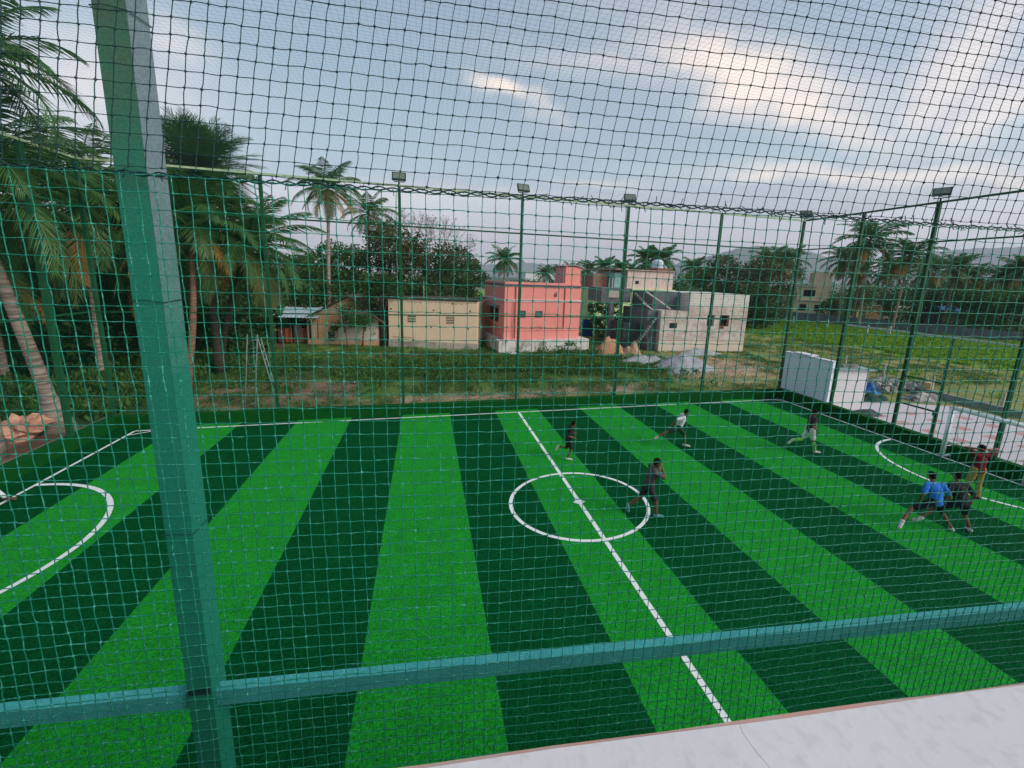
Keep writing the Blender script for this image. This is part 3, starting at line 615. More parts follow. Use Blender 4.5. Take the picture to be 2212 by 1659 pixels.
# pink house
FL = gz(1500, 750, 600, (330, 1380)); FR = gz(1500, 750, 600, (1385, 1345))
t, w = frame(FL, FR, 'pink_house', 'salmon pink flat roofed house with white band and stair turret')
Mpk = wall_mat('pink_paint', lin(230, 143, 134), lin(208, 122, 114), blotch=lin(224, 135, 126), lo=.5, streak=.35)
Mpk2 = mat('white_trim', lin(225, 200, 200), lin(205, 180, 180)); Mplin = wall_mat('plinth_white', lin(205, 200, 195), lin(110, 108, 100), blotch=lin(120, 115, 108), lo=.5, streak=.7)
PH = 5.42; x0, x1, yb = .55, w-.75, .55; DP = 6.4
b = MB(); b.box(0, w, 0, DP+1, -.05, .93); b.build('plinth', Mplin, t)
b = MB(); b.box(x0, x1, yb, yb+DP, .932, PH-.12); wl = b.build('wall', Mpk, t)
b = MB(); b.box(x0-.12, x1+.10, yb-.12, yb+DP+.1, PH-.118, PH-.03); sl = b.build('roof_slab', mat('slab_bluegrey', lin(95, 100, 122), lin(70, 75, 95)), t)
b = MB(); b.box(x0+.02, x1-.02, yb+.02, yb+.16, PH-.028, PH+.16); b.box(x0+.02, x0+.16, yb+.161, yb+DP, PH-.028, PH+.14); b.build('parapet', Mpk, t)
b = MB(); b.box(x0-.05, x1+.05, yb-.05, yb-.002, 4.02, 4.2); b.box(x0-.05, x0-.002, yb, yb+DP, 4.02, 4.2); b.build('white_band', Mpk2, t)
b = MB(); Mln = mat('pink_groove', lin(170, 80, 72))
for z in (1.62, 1.80): b.box(x0+.01, x1-.01, yb-.012, yb-.002, z, z+.025); b.box(x0-.012, x0-.002, yb, yb+DP, z, z+.025)
b.box(x0+.62, x0+.65, yb-.014, yb-.002, .95, 4.0); b.box(x0+.74, x0+.77, yb-.014, yb-.002, .95, 4.0); b.build('groove_lines', Mln, t)
Mpipe = mat('pipe_pink', lin(190, 105, 95), lin(170, 90, 80))
for xx, za, zb in ((x0+.92, 1.0, PH-.15), (x0+5.25, 1.8, PH-.15)):
    b = MB(); b.tube([(xx, yb-.05, za), (xx, yb-.05, zb)], .035, 8); b.build('downpipe', Mpipe, t)
window(t, x0+1.55, 2.75, .52, .55, M_wfr, M_pane, yb); window(t, x0+2.98, 2.75, .62, .52, M_wfr, M_pane, yb)
# turret
tx0, tx1 = x1-1.45, x1-.05
b = MB(); b.box(tx0, tx1, yb+.18, yb+2.2, PH-.02, 6.95); b.build('stair_turret', Mpk, t)
b = MB(); n = 10
prof = [(tx0-.12+(tx1+.3-tx0+.12)*k/n, 6.95+.12*math.sin(math.pi*k/n*1.3)) for k in range(n+1)]
vs = [(x, yy, z) for yy in (yb+.08, yb+2.3) for x, z in prof]+[(x, yy, z+.07) for yy in (yb+.08, yb+2.3) for x, z in prof]; m1 = n+1
fs = []
for k in range(n): fs += [(k, k+1, m1+k+1, m1+k), (2*m1+k, 3*m1+k, 3*m1+k+1, 2*m1+k+1), (k, 2*m1+k, 2*m1+k+1, k+1), (m1+k, m1+k+1, 3*m1+k+1, 3*m1+k)]
b.add(vs, fs); b.build('turret_roof', mat('turret_grey', lin(170, 165, 170)), t)
b = MB(); b.tube([(tx0-.1, yb+.3, PH), (tx0-.1, yb+.3, 7.4)], .02, 6); b.build('roof_pipe', Mpk2, t)
# small black emblem above the band
b = MB(); cx, cz = x0+4.4, 4.62; Y = yb-.02
def loop(x, z, rx, rz_, a0, a1, n=12): b.tube([(x+rx*math.cos(a0+(a1-a0)*k/n), Y, z+rz_*math.sin(a0+(a1-a0)*k/n)) for k in range(n+1)], .016, 5)
loop(cx+.02, cz, .11, .05, 0, 6.28); loop(cx+.02, cz-.1, .12, .05, 0, 6.28); loop(cx-.06, cz-.05, .06, .12, 1.5, 4.7); loop(cx+.02, cz+.14, .10, .07, .6, 3.4); loop(cx+.03, cz+.1, .05, .05, -1, 2)
b.build('emblem', mat('emblem_black', (.03, .02, .02)), t)
# left side windows with sunshade
Mred = mat('shutter_maroon', lin(110, 45, 55), lin(85, 35, 45))
for yy in (2.1, 3.6):
    b = MB(); b.box(x0-.04, x0-.003, yb+yy-.5, yb+yy+.4, 2.2, 3.35); wn = b.build('window', Mred, t)
    b = MB(); b.box(x0-.055, x0-.042, yb+yy-.40, yb+yy+.3, 2.3, 3.25); b.build('pane', M_dark, wn)
b = MB(); b.box(x0-.6, x0-.004, yb+1.3, yb+4.6, 3.5, 3.58); b.build('sunshade', mat('shade_grey', lin(120, 125, 135)), t)
# cream house
FL = gz(800, 450, 1000, (975, 1445)); FR = gz(800, 450, 1000, (1592, 1470))
t, w = frame(FL, FR, 'cream_house', 'cream plastered house with pierced block vents and stained top')
Mcr = wall_mat('cream_paint', lin(246, 216, 182), lin(205, 172, 142), blotch=lin(238, 204, 168), lo=.52, streak=.35)
b = MB(); b.box(0, w, 0, 5.0, .5, 3.86); b.build('wall', Mcr, t)
b = MB(); b.box(-.03, w+.03, -.04, 5.0, -.05, .498); b.build('plinth', wall_mat('cream_plinth', lin(195, 180, 165), lin(120, 110, 100), blotch=lin(150, 140, 128), lo=.45, streak=.6), t)
b = MB(); b.box(.0, w, -.02, 5.05, 3.862, 3.95); b.box(.1, w-.1, .15, .35, 3.952, 4.0); b.build('roof_edge', mat('roof_edge_dark', lin(85, 70, 62), lin(60, 52, 45), scale=5), t)
b = MB(); g = np.random.default_rng(9); n_ = 160; xx_ = np.linspace(.01, w-.01, n_)
zz_ = [3.84-.10-.16*abs(mnoise.noise(Vector((x*2.1, 0, 3))))*2-.12*abs(mnoise.noise(Vector((x*9, 0, 1)))) for x in xx_]
b.add([(x, -.003, 3.858) for x in xx_]+[(x, -.003, z) for x, z in zip(xx_, zz_)], [(i, n_+i, n_+i+1, i+1) for i in range(n_-1)])
b.build('rain_stain', mat('stain_brown', lin(190, 165, 140), lin(222, 195, 162), scale=7, lo=.42, hi=.58), t)
for xv in (.265*w, .70*w):
    b = MB(); b.box(xv-.34, xv+.34, -.012, -.004, 2.05, 2.68); vb = b.build('vent_block', mat('vent_cream', lin(222, 198, 160)), t)
    for i in range(5):
        for j in range(3): b = MB(); x = xv-.31+i*.128; z = 2.08+j*.2; b.box(x, x+.09, -.02, -.013, z, z+.08); b.build('vent_hole', M_dark, vb)
for fx, z in ((.48, 1.62), (.90, 1.62), (.51, 3.02), (.03, 3.0), (.92, 3.05), (.72, 3.6)):
    b = MB(); b.box(fx*w-.05, fx*w+.05, -.01, -.002, z, z+.13); b.build('air_hole', M_dark, t)
b = MB(); g = np.random.default_rng(4)
for k in range(16): x = .3+k*.1; b.tube([(x, -.008, .78+g.normal(0, .03)), (x+.05, -.008, .84+g.normal(0, .03)), (x+.1, -.008, .76+g.normal(0, .03))], .011, 4)
for k in range(10): x = .6+k*.13; b.tube([(x, -.047, .30), (x+.04, -.047, .38+g.normal(0, .02)), (x+.08, -.047, .29)], .011, 4)
b.build('faded_writing', mat('faded_ink', lin(120, 105, 92)), t)
b = MB(); b.tube([(w*.39, .3, 3.9), (w*.39, .3, 5.4)], .03, 6); b.build('roof_pole', Mstake, t)
# old gabled house
FL = gz(800, 450, 1000, (405, 1430)); FR = gz(800, 450, 1000, (905, 1445))
t, w = frame(FL, FR, 'old_gabled_house', 'old weathered ochre and white gabled house with tiled roof')
Mol = wall_mat('ochre_wall', lin(205, 150, 95), lin(215, 195, 175), blotch=lin(195, 175, 160), lo=.44, streak=.7)
zt_ = 3.95; ze = 2.1; pk = w*.60
b = MB(); b.add([(0, 0, -.05), (w, 0, -.05), (w, 0, ze), (pk, 0, zt_), (0, 0, ze), (0, 5, -.05), (w, 5, -.05), (w, 5, ze), (pk, 5, zt_), (0, 5, ze)], [(0, 1, 2, 3, 4), (9, 8, 7, 6, 5), (0, 4, 9, 5), (1, 6, 7, 2)]); b.build('wall', Mol, t)
b = MB(); b.add([(w*.44, -.006, .46), (w*.99, -.006, .46), (w*.99, -.006, ze-.05), (w*.8, -.006, 2.75), (w*.60, -.006, 3.2), (w*.47, -.006, 2.9), (w*.50, -.006, 1.9), (w*.42, -.006, 1.3)], [(0, 1, 2, 3, 4, 5, 6, 7)]); b.build('whitewash', wall_mat('whitewash', lin(222, 205, 192), lin(205, 165, 130), blotch=lin(205, 185, 172), lo=.46, streak=.6), t)
Mtile = mat('old_tiles', lin(105, 88, 76), lin(65, 58, 50), scale=6, stretch=(1, 4, 1), s3=12, bump=1)
for xa, za, xb, zb in ((-.5, ze-.25, pk, zt_+.05), (w+.5, ze-.25, pk, zt_+.05)):
    b = MB(); d = .1; b.hexa([(xa, -.35, za), (xb, -.35, zb), (xb, 5.3, zb), (xa, 5.3, za)], [(xa, -.35, za+d), (xb, -.35, zb+d), (xb, 5.3, zb+d), (xa, 5.3, za+d)]); b.build('roof', Mtile, t)
b = MB(); b.box(.02*w, .05*w, -.012, -.002, 0, 1.9); b.box(.14*w, .15*w, -.012, -.002, 0, 1.9); b.build('wall_crack', M_dark, t)
b = MB(); b.box(.005, w, -.02, -.002, .0, .45); b.build('skirting', wall_mat('skirt_ochre', lin(205, 155, 110), lin(150, 120, 95), blotch=lin(190, 175, 160), lo=.45), t)
# tin roofed shed with hanging sheets
FL = gz(800, 450, 1000, (170, 1425)); FR = gz(800, 450, 1000, (400, 1430))
t, w = frame(FL, FR, 'lean_to_shed', 'low shed with pale tin roof and orange sheets left of the old house', 'shed')
b = MB(); z0 = 2.35
n = 40; vs = []; 
for k in range(n+1):
    x = -.2+(w+1.4)*k/n; dz = .03*math.sin(k*2.4); vs += [(x, -.6, z0-.15+dz), (x, 2.6, z0+.45+dz)]
b.add(vs, [(2*k, 2*k+2, 2*k+3, 2*k+1) for k in range(n)]); b.build('roof_sheet', mat('tin_pale', lin(165, 180, 188), lin(128, 142, 150), rough=.5), t)
for x in (.05, w*.5, w): b = MB(); b.tube([(x, 0, 0), (x+.03, 0, 2.3)], .05, 6); b.build('wooden_post', mat('old_wood', lin(95, 80, 68), lin(60, 50, 42), scale=8), t)
for i, (xa, xb, M) in enumerate(((.1, .28, mat('sheet_maroon', lin(120, 60, 60), lin(90, 45, 45))), (.30, .50, mat('sheet_orange', lin(215, 110, 50), lin(175, 85, 45))), (.56, .80, mat('sheet_grey', lin(115, 90, 92), lin(90, 75, 75))), (.74, .96, mat('sheet_rust', lin(165, 80, 65), lin(120, 70, 62))))):
    b = MB(); b.box(xa*w, xb*w-.01, .1+.05*i, .16+.05*i, .1, 1.25+.35*(i == 2)); b.build('sheet', M, t)
b = MB(); b.box(0, w, 2.4, 2.5, 0, 2.9); b.build('back_wall', M_dark, t)
# green two storey house (behind)
FL = np.array([16.7, 28.0]); FR = np.array([30.5, 30.5])
P0 = gz(1500, 750, 600, (1345, 1010)); 
t, w = frame((15.4, 27.5), (27.4, 29.0), 'green_house', 'pale green house with unpainted upper storey and rooftop water tank')
Mgr = wall_mat('lime_paint', lin(190, 208, 150), lin(160, 180, 130), blotch=lin(178, 198, 145), lo=.5, streak=.4)
Mup = wall_mat('raw_plaster', lin(205, 180, 172), lin(130, 118, 112), blotch=lin(178, 158, 150), lo=.5, streak=.7)
b = MB(); b.box(0, w, 0, 8, -.05, 5.0); b.build('wall', Mgr, t)
b = MB(); b.box(-.1, w+.1, -.12, 8.1, 2.7, 2.85); b.build('ledge', mat('ledge_green', lin(205, 215, 175)), t)
b = MB(); b.box(w*.40, w*.98, .4, 7.5, 5.002, 7.25); b.build('upper_storey', Mup, t)
b = MB(); b.box(w*.27, w*.40-.005, .8, 3.5, 5.002, 6.9); b.build('stair_room', mat('aqua_door', lin(130, 165, 165), lin(110, 145, 148)), t)
b = MB(); b.box(w*.08, w*.25, 2, 5, 5.002, 6.7); b.build('brick_room', brick_mat('red_brick_room', lin(150, 85, 70), lin(125, 70, 60), lin(150, 130, 120), 3), t)
b = MB(); b.box(w*.24, w*1.0, .2, 7.7, 7.252, 7.36); b.build('roof_slab', mat('slab_pinkish', lin(190, 165, 160), lin(140, 120, 115)), t)
b = MB(); b.box(w*.80, w*.97, 1.0, 3.4, 7.362, 7.7); b.build('tank_base', mat('tank_base_brown', lin(135, 85, 70)), t)
b = MB(); b.tube([(w*.88, 2.2, 7.71), (w*.88, 2.2, 8.55), (w*.88, 2.2, 8.8), (w*.88, 2.2, 8.85)], [.72, .72, .45, .2], 16); b.build('water_tank', mat('tank_white', lin(200, 212, 218), lin(180, 192, 200), rough=.5), t)
for x in (.42, .62): window(t, x*w+.3, 1.5, .9, .9, M_wfr, M_dark, -.01)
b = MB(); b.box(.5*w, .5*w+.5, .37, .398, 5.6, 6.0); b.build('opening', M_dark, t)
for x in (.16, .20): b = MB(); b.tube([(x*w, -.06, .4), (x*w, -.06, 6.2)], .05, 6); b.build('drainpipe', Mpk2, t)
# unfinished brick house
FL = gz(1900, 750, 600, (725, 1362)); FR = gz(1900, 750, 600, (1717, 1368))
t, w = frame(FL, FR, 'unfinished_brick_house', 'unfinished brick and block house with open stair and bare window holes')
Mbr = brick_mat('raw_brick', lin(176, 152, 142), lin(156, 132, 124), lin(208, 198, 188), 4.0, .5, .22, patch=lin(205, 196, 186), patchlo=.45)
Mblk = brick_mat('raw_block', lin(205, 200, 192), lin(188, 182, 176), lin(225, 218, 210), 1.5, .55, .36)
Mcm = mat('cement_grey', lin(110, 114, 118), lin(82, 88, 92), scale=3, rough=.95)
Mbase = wall_mat('base_render', lin(212, 192, 172), lin(195, 185, 170), blotch=lin(212, 200, 186), lo=.42, streak=.5)
H1 = 3.55; xm = w*.31
b = MB(); b.box(0, xm, 0, 6, .95, H1); b.box(xm+.001, w, -.02, 6, .95, 2.28); b.box(xm+.001, w, -.02, 6, 3.28, 4.05)
b.box(xm+.001, w*.53, -.02, 6, 2.281, 3.279); b.box(w*.615, w*.675, -.02, 6, 2.281, 3.279); b.box(w*.79, w, -.02, 6, 2.281, 3.279); b.build('brick_wall', Mbr, t)
b = MB(); b.box(xm+.001, w, -.02, 6, 4.052, 5.12); b.build('block_parapet', Mblk, t)
b = MB(); b.box(0, w, -.03, 6, -.05, .945); b.build('base_wall', Mbase, t)
b = MB(); b.box(-.02, w+.02, -.05, -.021, 1.0, 1.09); b.box(xm, w+.02, -.05, -.021, 3.28, 3.36); b.box(0, xm, -.03, -.001, 2.72, 2.84); b.build('lintel_band', mat('lintel_pale', lin(205, 195, 182)), t)
for xa_, xb_ in ((.53, .615), (.675, .79)): b = MB(); b.box(w*xa_+.01, w*xb_-.01, .3, .4, 2.285, 3.275); b.build('window_hole', M_dark, t)
for xw in (.678, .782): b = MB(); b.box(w*xw, w*xw+.05, .02, .1, 2.3, 3.26); b.build('window_frame', mat('frame_pinkish', lin(170, 110, 100)), t)
b = MB(); b.box(.85, 1.55, -.015, -.002, 2.05, 2.5); b.build('window_hole', M_dark, t)
b = MB(); b.tube([(w*.70, -.05, 2.1), (w*.715, -.06, 2.55), (w*.73, -.05, 2.1)], .06, 6); b.build('red_cloth', mat('red_cloth', lin(160, 70, 65)), t)
# rendered side bay, stair and small tower on the left
b = MB(); b.box(-.95, -.002, .6, 6.0, -.05, 3.5); b.build('render_wall', Mcm, t)
b = MB(); b.box(-.1, xm-.001, 1.6, 6, H1+.002, 5.1); b.build('upper_render_wall', Mcm, t)
b = MB(); b.box(-3.9, -.96, 4.4, 8.5, 3.9, 5.25); b.box(-3.0, -2.6, 4.4, 4.8, 0, 3.9); b.build('landing_block', Mcm, t)
b = MB(); b.box(-3.2, -2.2, 4.33, 4.395, 4.35, 5.0); b.build('hatch', mat('hatch_pale', lin(185, 180, 170)), t)
b = MB()
for k in range(14):
    x = -.6+k*.19; z = 4.95-k*.16; b.box(x-1.4, x-1.19, 1.2, 1.5, z-.16, z)
b.build('upper_stair', mat('stair_grey', lin(140, 138, 136), lin(95, 95, 96)), t); b = MB()
for k in range(13): x = -2.3+k*.15; z = .25+k*.22; b.box(x, x+.15, .1, .55, z-.2, z)
b.build('lower_stair', MATS['stair_grey'], t)
b = MB(); b.tube([(-1.2, .98, 5.15), (1.35, .98, 3.62)], .08, 6); b.tube([(-1.3, .98, 4.1), (-.3, .98, 3.5)], .07, 6); b.build('stair_edge', mat('stair_edge_pale', lin(200, 192, 182)), t)
b = MB(); b.box(-2.7, -.96, 1.5, 5, -.05, 2.2); b.build('dark_recess', mat('recess_grey', lin(70, 74, 76), lin(45, 50, 50)), t)
low_wall('grey rendered compound wall in front of the unfinished house', gz(1900, 750, 600, (330, 1240)), gz(1900, 750, 600, (605, 1350)), .95, Mcm)
# far yellow apartments and small houses behind the road wall
def simple_house(label, A, B, h, M, dep=6, name='far_house', wins=(), roof=None, extra=None):
    t, w = frame(A, B, name, label); b = MB(); b.box(0, w, 0, dep, -.05, h); b.build('wall', M, t)
    b = MB(); b.box(-.2, w+.2, -.2, dep+.2, h+.002, h+.18); b.build('roof_slab', roof or mat('far_slab', lin(190, 180, 165), lin(160, 150, 140)), t)
    for fx, z, ww, hh in wins: window(t, fx*w, z, ww, hh, M_wfr, M_dark, -.01)
    return t, w
Myel = wall_mat('yellow_far', lin(222, 205, 165), lin(190, 172, 135), lo=.52); 
zr_ = lambda x, y, z=0: gz(2400, 550, 864, (x, y), z, 2205)
A = zr_(330, 1165); B = zr_(440, 1172)
t, w = simple_house('pale yellow three storey house stepping up behind the road wall', A, zr_(640, 1185), 3.1, Myel, 8, 'stepped_yellow_house', ((.2, 1.2, 1.2, 1.3), (.62, 1.2, 1.4, 1.3)))
b = MB(); b.box(w*.12, w*.55, .5, 7, 3.3, 6.0); b.build('middle_storey', Myel, t)
b = MB(); b.box(w*.40, w*.88, 1, 7, 3.29, 9.0); b.build('tower', wall_mat('tower_tan', lin(215, 190, 160), lin(170, 150, 125)), t)
b = MB(); b.box(w*.02, w*.5, .2, 7, 6.0, 6.25); b.build('balcony_slab', MATS['far_slab'], t)
for fx in (.18, .3): b = MB(); b.box(w*fx, w*fx+1.2, .45, .49, 4.1, 5.4); b.build('window', M_dark, t)
simple_house('small orange walled house between the palm trunks', zr_(745, 1195), zr_(870, 1200), 3.0, wall_mat('orange_far', lin(225, 185, 120), lin(200, 165, 110)), 6, wins=((.5, .9, 1, 1.1),))
simple_house('small cream house right of the orange house behind the road wall', zr_(1130, 1215), zr_(1420, 1225), 2.7, wall_mat('cream_far', lin(205, 170, 130), lin(165, 140, 110)), 6, wins=((.3, .9, 1, 1.1), (.75, .9, 1, 1.1)))
t, w = simple_house('low dark house under a bright blue tarpaulin roof', zr_(1540, 1250), zr_(1830, 1262), 2.6, mat('dark_house', lin(60, 62, 66)), 6, 'blue_roofed_house', roof=mat('roof_blue', lin(30, 90, 140), lin(20, 60, 105), scale=1.5, detail=8))
b = MB(); b.hexa([(-.5, -.8, 2.7), (w+.5, -.8, 2.6), (w+.5, 6, 3.2), (-.5, 6, 3.3)], [(-.5, -.8, 2.8), (w+.5, -.8, 2.7), (w+.5, 6, 3.3), (-.5, 6, 3.4)]); b.build('tarpaulin_roof', MATS['roof_blue'], t)
simple_house('tiny white house beside the palms on the skyline', (23, 92), (33, 93.5), 7.2, mat('white_far', lin(215, 215, 220), lin(190, 192, 200)), 6)
low_wall('long dark grey wall across the far side of the green field', zr_(180, 1180), zr_(2400, 1420), 1.35, mat('road_wall', lin(112, 116, 120), lin(82, 92, 92), scale=1.2), 'long_road_wall', .3)
low_wall('pale compound wall in front of the cream far house', zr_(1000, 1215), zr_(1250, 1228), 1.1, mat('pale_wall', lin(180, 160, 135)))
heap('sand_pile', 'orange sand heap beside the unfinished house', 'sand pile', gz(1900, 750, 600, (150, 1400)), 1.5, 1.3, 1.35, mat('orange_sand', lin(185, 135, 100), lin(150, 110, 85), scale=4, s3=14, bump=.8), 31, .3)
heap('tarp_pile', 'tan tarpaulin covered heap right of the orange sand', 'tarpaulin', gz(1900, 750, 600, (400, 1415)), 1.1, .8, .9, mat('tan_tarp', lin(180, 145, 115), lin(130, 105, 85), scale=3, s3=6, bump=.8), 33, .7)
Mgv = mat('gravel', lin(165, 165, 170), lin(125, 126, 130), scale=8, detail=8, s3=40, bump=1)
heap('gravel_heap', 'grey gravel heap on open ground before the unfinished house', 'gravel', gz(1900, 750, 600, (1010, 1560)), 2.6, 1.5, 1.0, Mgv, 35, .25, ex=1.3)
heap('gravel_heap', 'flat bluish grey rubble spread left of the gravel heap', 'gravel', gz(1900, 750, 600, (560, 1500)), 2.3, 1.0, .55, Mgv, 37, .4)
heap('gravel_heap', 'small grey dust heap against the brick house base', 'gravel', gz(1900, 750, 600, (1200, 1400)), 2.2, .7, .5, Mgv, 39, .4)
P = gz(1900, 750, 600, (350, 1235))
for k in range(3):
    b = MB(); b.ball((0, 0, .12), (.42, .26, .13), 12, 6, noise=.2); o = b.build('cement_bag', mat('bag_white', lin(215, 215, 215), lin(180, 182, 185)), None, True, (P[0]+.1*k, P[1]-.1, .95+.2*k if k else .95)); o.rotation_euler.z = .3*k; o.location.z = .2*k; tag(o, ['lowest white cement bag of the stack near the sand', 'middle white cement bag of the stack near the sand', 'top white cement bag of the stack near the sand'][k], 'bag', 'stacked cement bags')
def blue_thing(label, P, sx, sz, M):
    b = MB(); b.hexa([(-sx, -.1, 0), (sx, -.1, 0), (sx, .5, 0), (-sx, .5, 0)], [(-sx*.8, 0, sz), (sx*.7, .05, sz*.95), (sx*.7, .3, sz*.9), (-sx*.8, .3, sz)]); return tag(b.build('blue_tarpaulin', M, None, False, (float(P[0]), float(P[1]), 0)), label, 'tarpaulin')
Mbt = mat('royal_tarp', lin(20, 60, 140), lin(15, 42, 105), rough=.5)
blue_thing('royal blue tarpaulin hung between cream and pink houses', gz(800, 450, 1000, (1635, 1370)), 1.0, 2.3, Mbt)
blue_thing('small blue tarpaulin at the right foot of the pink house', gz(1500, 750, 600, (1370, 1180)), .6, 1.8, Mbt)

# ------------------------------------------------------------------ hills
b = MB(); HD = 3200.
def hill(name, pts, dist, M):
    vs = []; n = len(pts)
    g = np.random.default_rng(n)
    fine = []
    for i in range(n-1):
        for k in range(8):
            f = k/8; u = pts[i][0]*(1-f)+pts[i+1][0]*f; v = pts[i][1]*(1-f)+pts[i+1][1]*f; fine.append((u, v+g.normal(0, .9)))
    fine.append(pts[-1])
    for u, v in fine:
        d = ray(u, v); h = d/np.linalg.norm(d[:2]); P = CP+h*dist; hz = max(P[2], 1); rad = np.array([h[0], h[1]])
        vs += [(P[0]-rad[0]*hz*2.2, P[1]-rad[1]*hz*2.2, -5), (P[0]-rad[0]*hz*.8+g.normal(0, 6), P[1]-rad[1]*hz*.8, hz*.55), (P[0], P[1], hz), (P[0]+rad[0]*hz*2, P[1]+rad[1]*hz*2, -5)]
    m_ = len(fine); fs = []
    for i in range(m_-1):
        for k in range(3): fs.append((4*i+k, 4*(i+1)+k, 4*(i+1)+k+1, 4*i+k+1))
    b = MB(); b.add(vs, fs); return tag(b.build(name, M, None, True), kind='structure')
Mh = mat('hill_forest', (.06, .09, .05), (.045, .07, .05), scale=.01)
hill('hills', [(1385, 606), (1430, 584), (1478, 562), (1520, 556), (1560, 546), (1600, 535), (1640, 531), (1690, 533), (1735, 541), (1780, 553), (1830, 570), (1880, 592), (1920, 622)], 3400, Mh)
hill('hills', [(1880, 600), (1930, 570), (1975, 550), (2040, 541), (2110, 537), (2180, 534), (2260, 533), (2360, 545), (2500, 580)], 4300, Mh)
hill('hills', [(860, 592), (950, 582), (1040, 572), (1120, 566), (1200, 572), (1290, 578), (1380, 574), (1470, 590), (1520, 608)], 5200, Mh)


# ------------------------------------------------------------------ vegetation
def rp(u, v, dist):                       # point at a horizontal distance from the camera, seen at a photo position
    d = ray(u, v); return CP+d*dist/np.linalg.norm(d[:2])
def leafmats(name, cols): return [mat(f'{name}_{i}', c, tuple(x*.55 for x in c), scale=1.5, rough=.6, trans=.4, spec=.25) for i, c in enumerate([tuple(min(.5, q*1.25) for q in cc) for cc in cols])]
LM_dark = leafmats('leaf_dark', [(.026, .070, .018), (.045, .105, .024), (.080, .140, .030)])
LM_mid = leafmats('leaf_mid', [(.040, .115, .026), (.070, .165, .034), (.110, .200, .042)])
LM_brown = leafmats('leaf_olive', [(.045, .070, .022), (.085, .100, .034), (.130, .120, .050)])
LM_grn = leafmats('leaf_bright', [(.035, .125, .020), (.055, .165, .022), (.085, .195, .035)])
M_bark = mat('bark', lin(125, 108, 92), lin(72, 62, 54), scale=5, stretch=(1, 1, .4), s3=14, bump=1); M_barkd = mat('bark_dark', lin(70, 58, 50), lin(40, 34, 30), scale=5, s3=14, bump=1)
M_ptrunk = mat('palm_trunk', lin(165, 148, 138), lin(105, 92, 84), scale=3, stretch=(.6, .6, 5), s3=9, bump=1.2, lo=.4, hi=.6); M_ptrunk2 = mat('palm_trunk_brown', lin(140, 105, 85), lin(85, 62, 50), scale=3, stretch=(.6, .6, 5), s3=9, bump=1.2)
MF_g = mat('frond_green', (.060, .170, .040), (.035, .105, .028), scale=.8, trans=.2, rough=.5, spec=.4); MF_g2 = mat('frond_light', (.075, .19, .048), (.048, .13, .035), scale=.8, trans=.2, rough=.5, spec=.4)
MF_y = mat('frond_dry', (.46, .28, .06), (.30, .17, .05), scale=.9, trans=.2, rough=.7); MF_ol = mat('frond_olive', (.11, .15, .04), (.07, .10, .03), scale=.8, trans=.2, rough=.7)
FRM = [MF_g, MF_g2, MF_ol, MF_y]
def leaves(name, C_, size, mats, parent, g, flat=.0, mi=None, asp=.55, blade=False):
    n = len(C_); a = g.normal(0, 1, (n, 3)); a[:, 2] *= .6
    if blade: a[:, 2] = np.abs(a[:, 2])+1.2
    a /= np.linalg.norm(a, axis=1, keepdims=True); r = g.normal(0, 1, (n, 3)); bvec = np.cross(a, r); bvec /= np.linalg.norm(bvec, axis=1, keepdims=True)
    s = size*g.uniform(.6, 1.4, (n, 1)); V = np.stack([C_-a*s*.5, C_+bvec*s*asp*.5, C_+a*s*.5, C_-bvec*s*asp*.5], 1).reshape(-1, 3); F = np.arange(4*n).reshape(n, 4)
    o = np_mesh(name, V, F, mats, parent); mi = g.integers(0, len(mats), n) if mi is None else mi
    o.data.polygons.foreach_set('material_index', mi.astype(np.int32)); return o
def tree(name, label, base, H, Rw, mats, seed, n=2600, size=.34, lobes=9, trunk=.22, bark=None, group=None, squash=.75, low=.25, sparse=0, cat='tree'):
    g = np.random.default_rng(seed); t = thing(name, label, cat, (base[0], base[1], 0), 0, group)
    b = MB(); top = H*.72; lean = g.normal(0, .25, 2)
    b.tube([(0, 0, -.1), (lean[0]*.3, lean[1]*.3, H*.25), (lean[0], lean[1], H*.5), (lean[0]*1.3, lean[1]*1.3, top)], [trunk, trunk*.8, trunk*.55, trunk*.2], 8)
    Cs = []; Rs = []
    for k in range(lobes):
        a = 2*math.pi*k/lobes+g.uniform(-.4, .4); rr = Rw*g.uniform(.25, .68) if k else 0; z = H*g.uniform(low+.12, .86) if k else H*.80
        c = np.array([rr*math.cos(a), rr*math.sin(a), z]); rad = Rw*g.uniform(.30, .52); 
        if c[2]+rad*squash > H: c[2] = H-rad*squash
        Cs.append(c); Rs.append(rad)
        b.tube([(lean[0]*.7, lean[1]*.7, H*.3), (c[0]*.5+lean[0]*.4, c[1]*.5, (H*.35+c[2])/2), tuple(c)], [trunk*.4, trunk*.25, trunk*.06], 5)
    b.build('trunk', bark or M_bark, t, True)
    w = np.array(Rs)**2; w /= w.sum(); ids = g.choice(len(Cs), n, p=w); d = g.normal(0, 1, (n, 3)); d /= np.linalg.norm(d, axis=1, keepdims=True)
    rad = np.array(Rs)[ids]*(g.uniform(.35, 1.12, n)**.6); P = np.array(Cs)[ids]+d*rad[:, None]*np.array([1, 1, squash])
    nz = np.array([mnoise.noise(Vector(p*1.1)+Vector((seed, 0, 0))) for p in P]); keep = nz > -.22+sparse; P = P[keep]; P[:, 2] = np.maximum(P[:, 2], .15)
    nz2 = np.array([mnoise.noise(Vector(p*.7)+Vector((0, seed, 9))) for p in P]); mi = np.clip(((nz2+.35)*2.6+g.normal(0, .6, len(P))), 0, 2.99).astype(int)
    leaves('crown', P, size, mats, t, g, mi=mi); return t
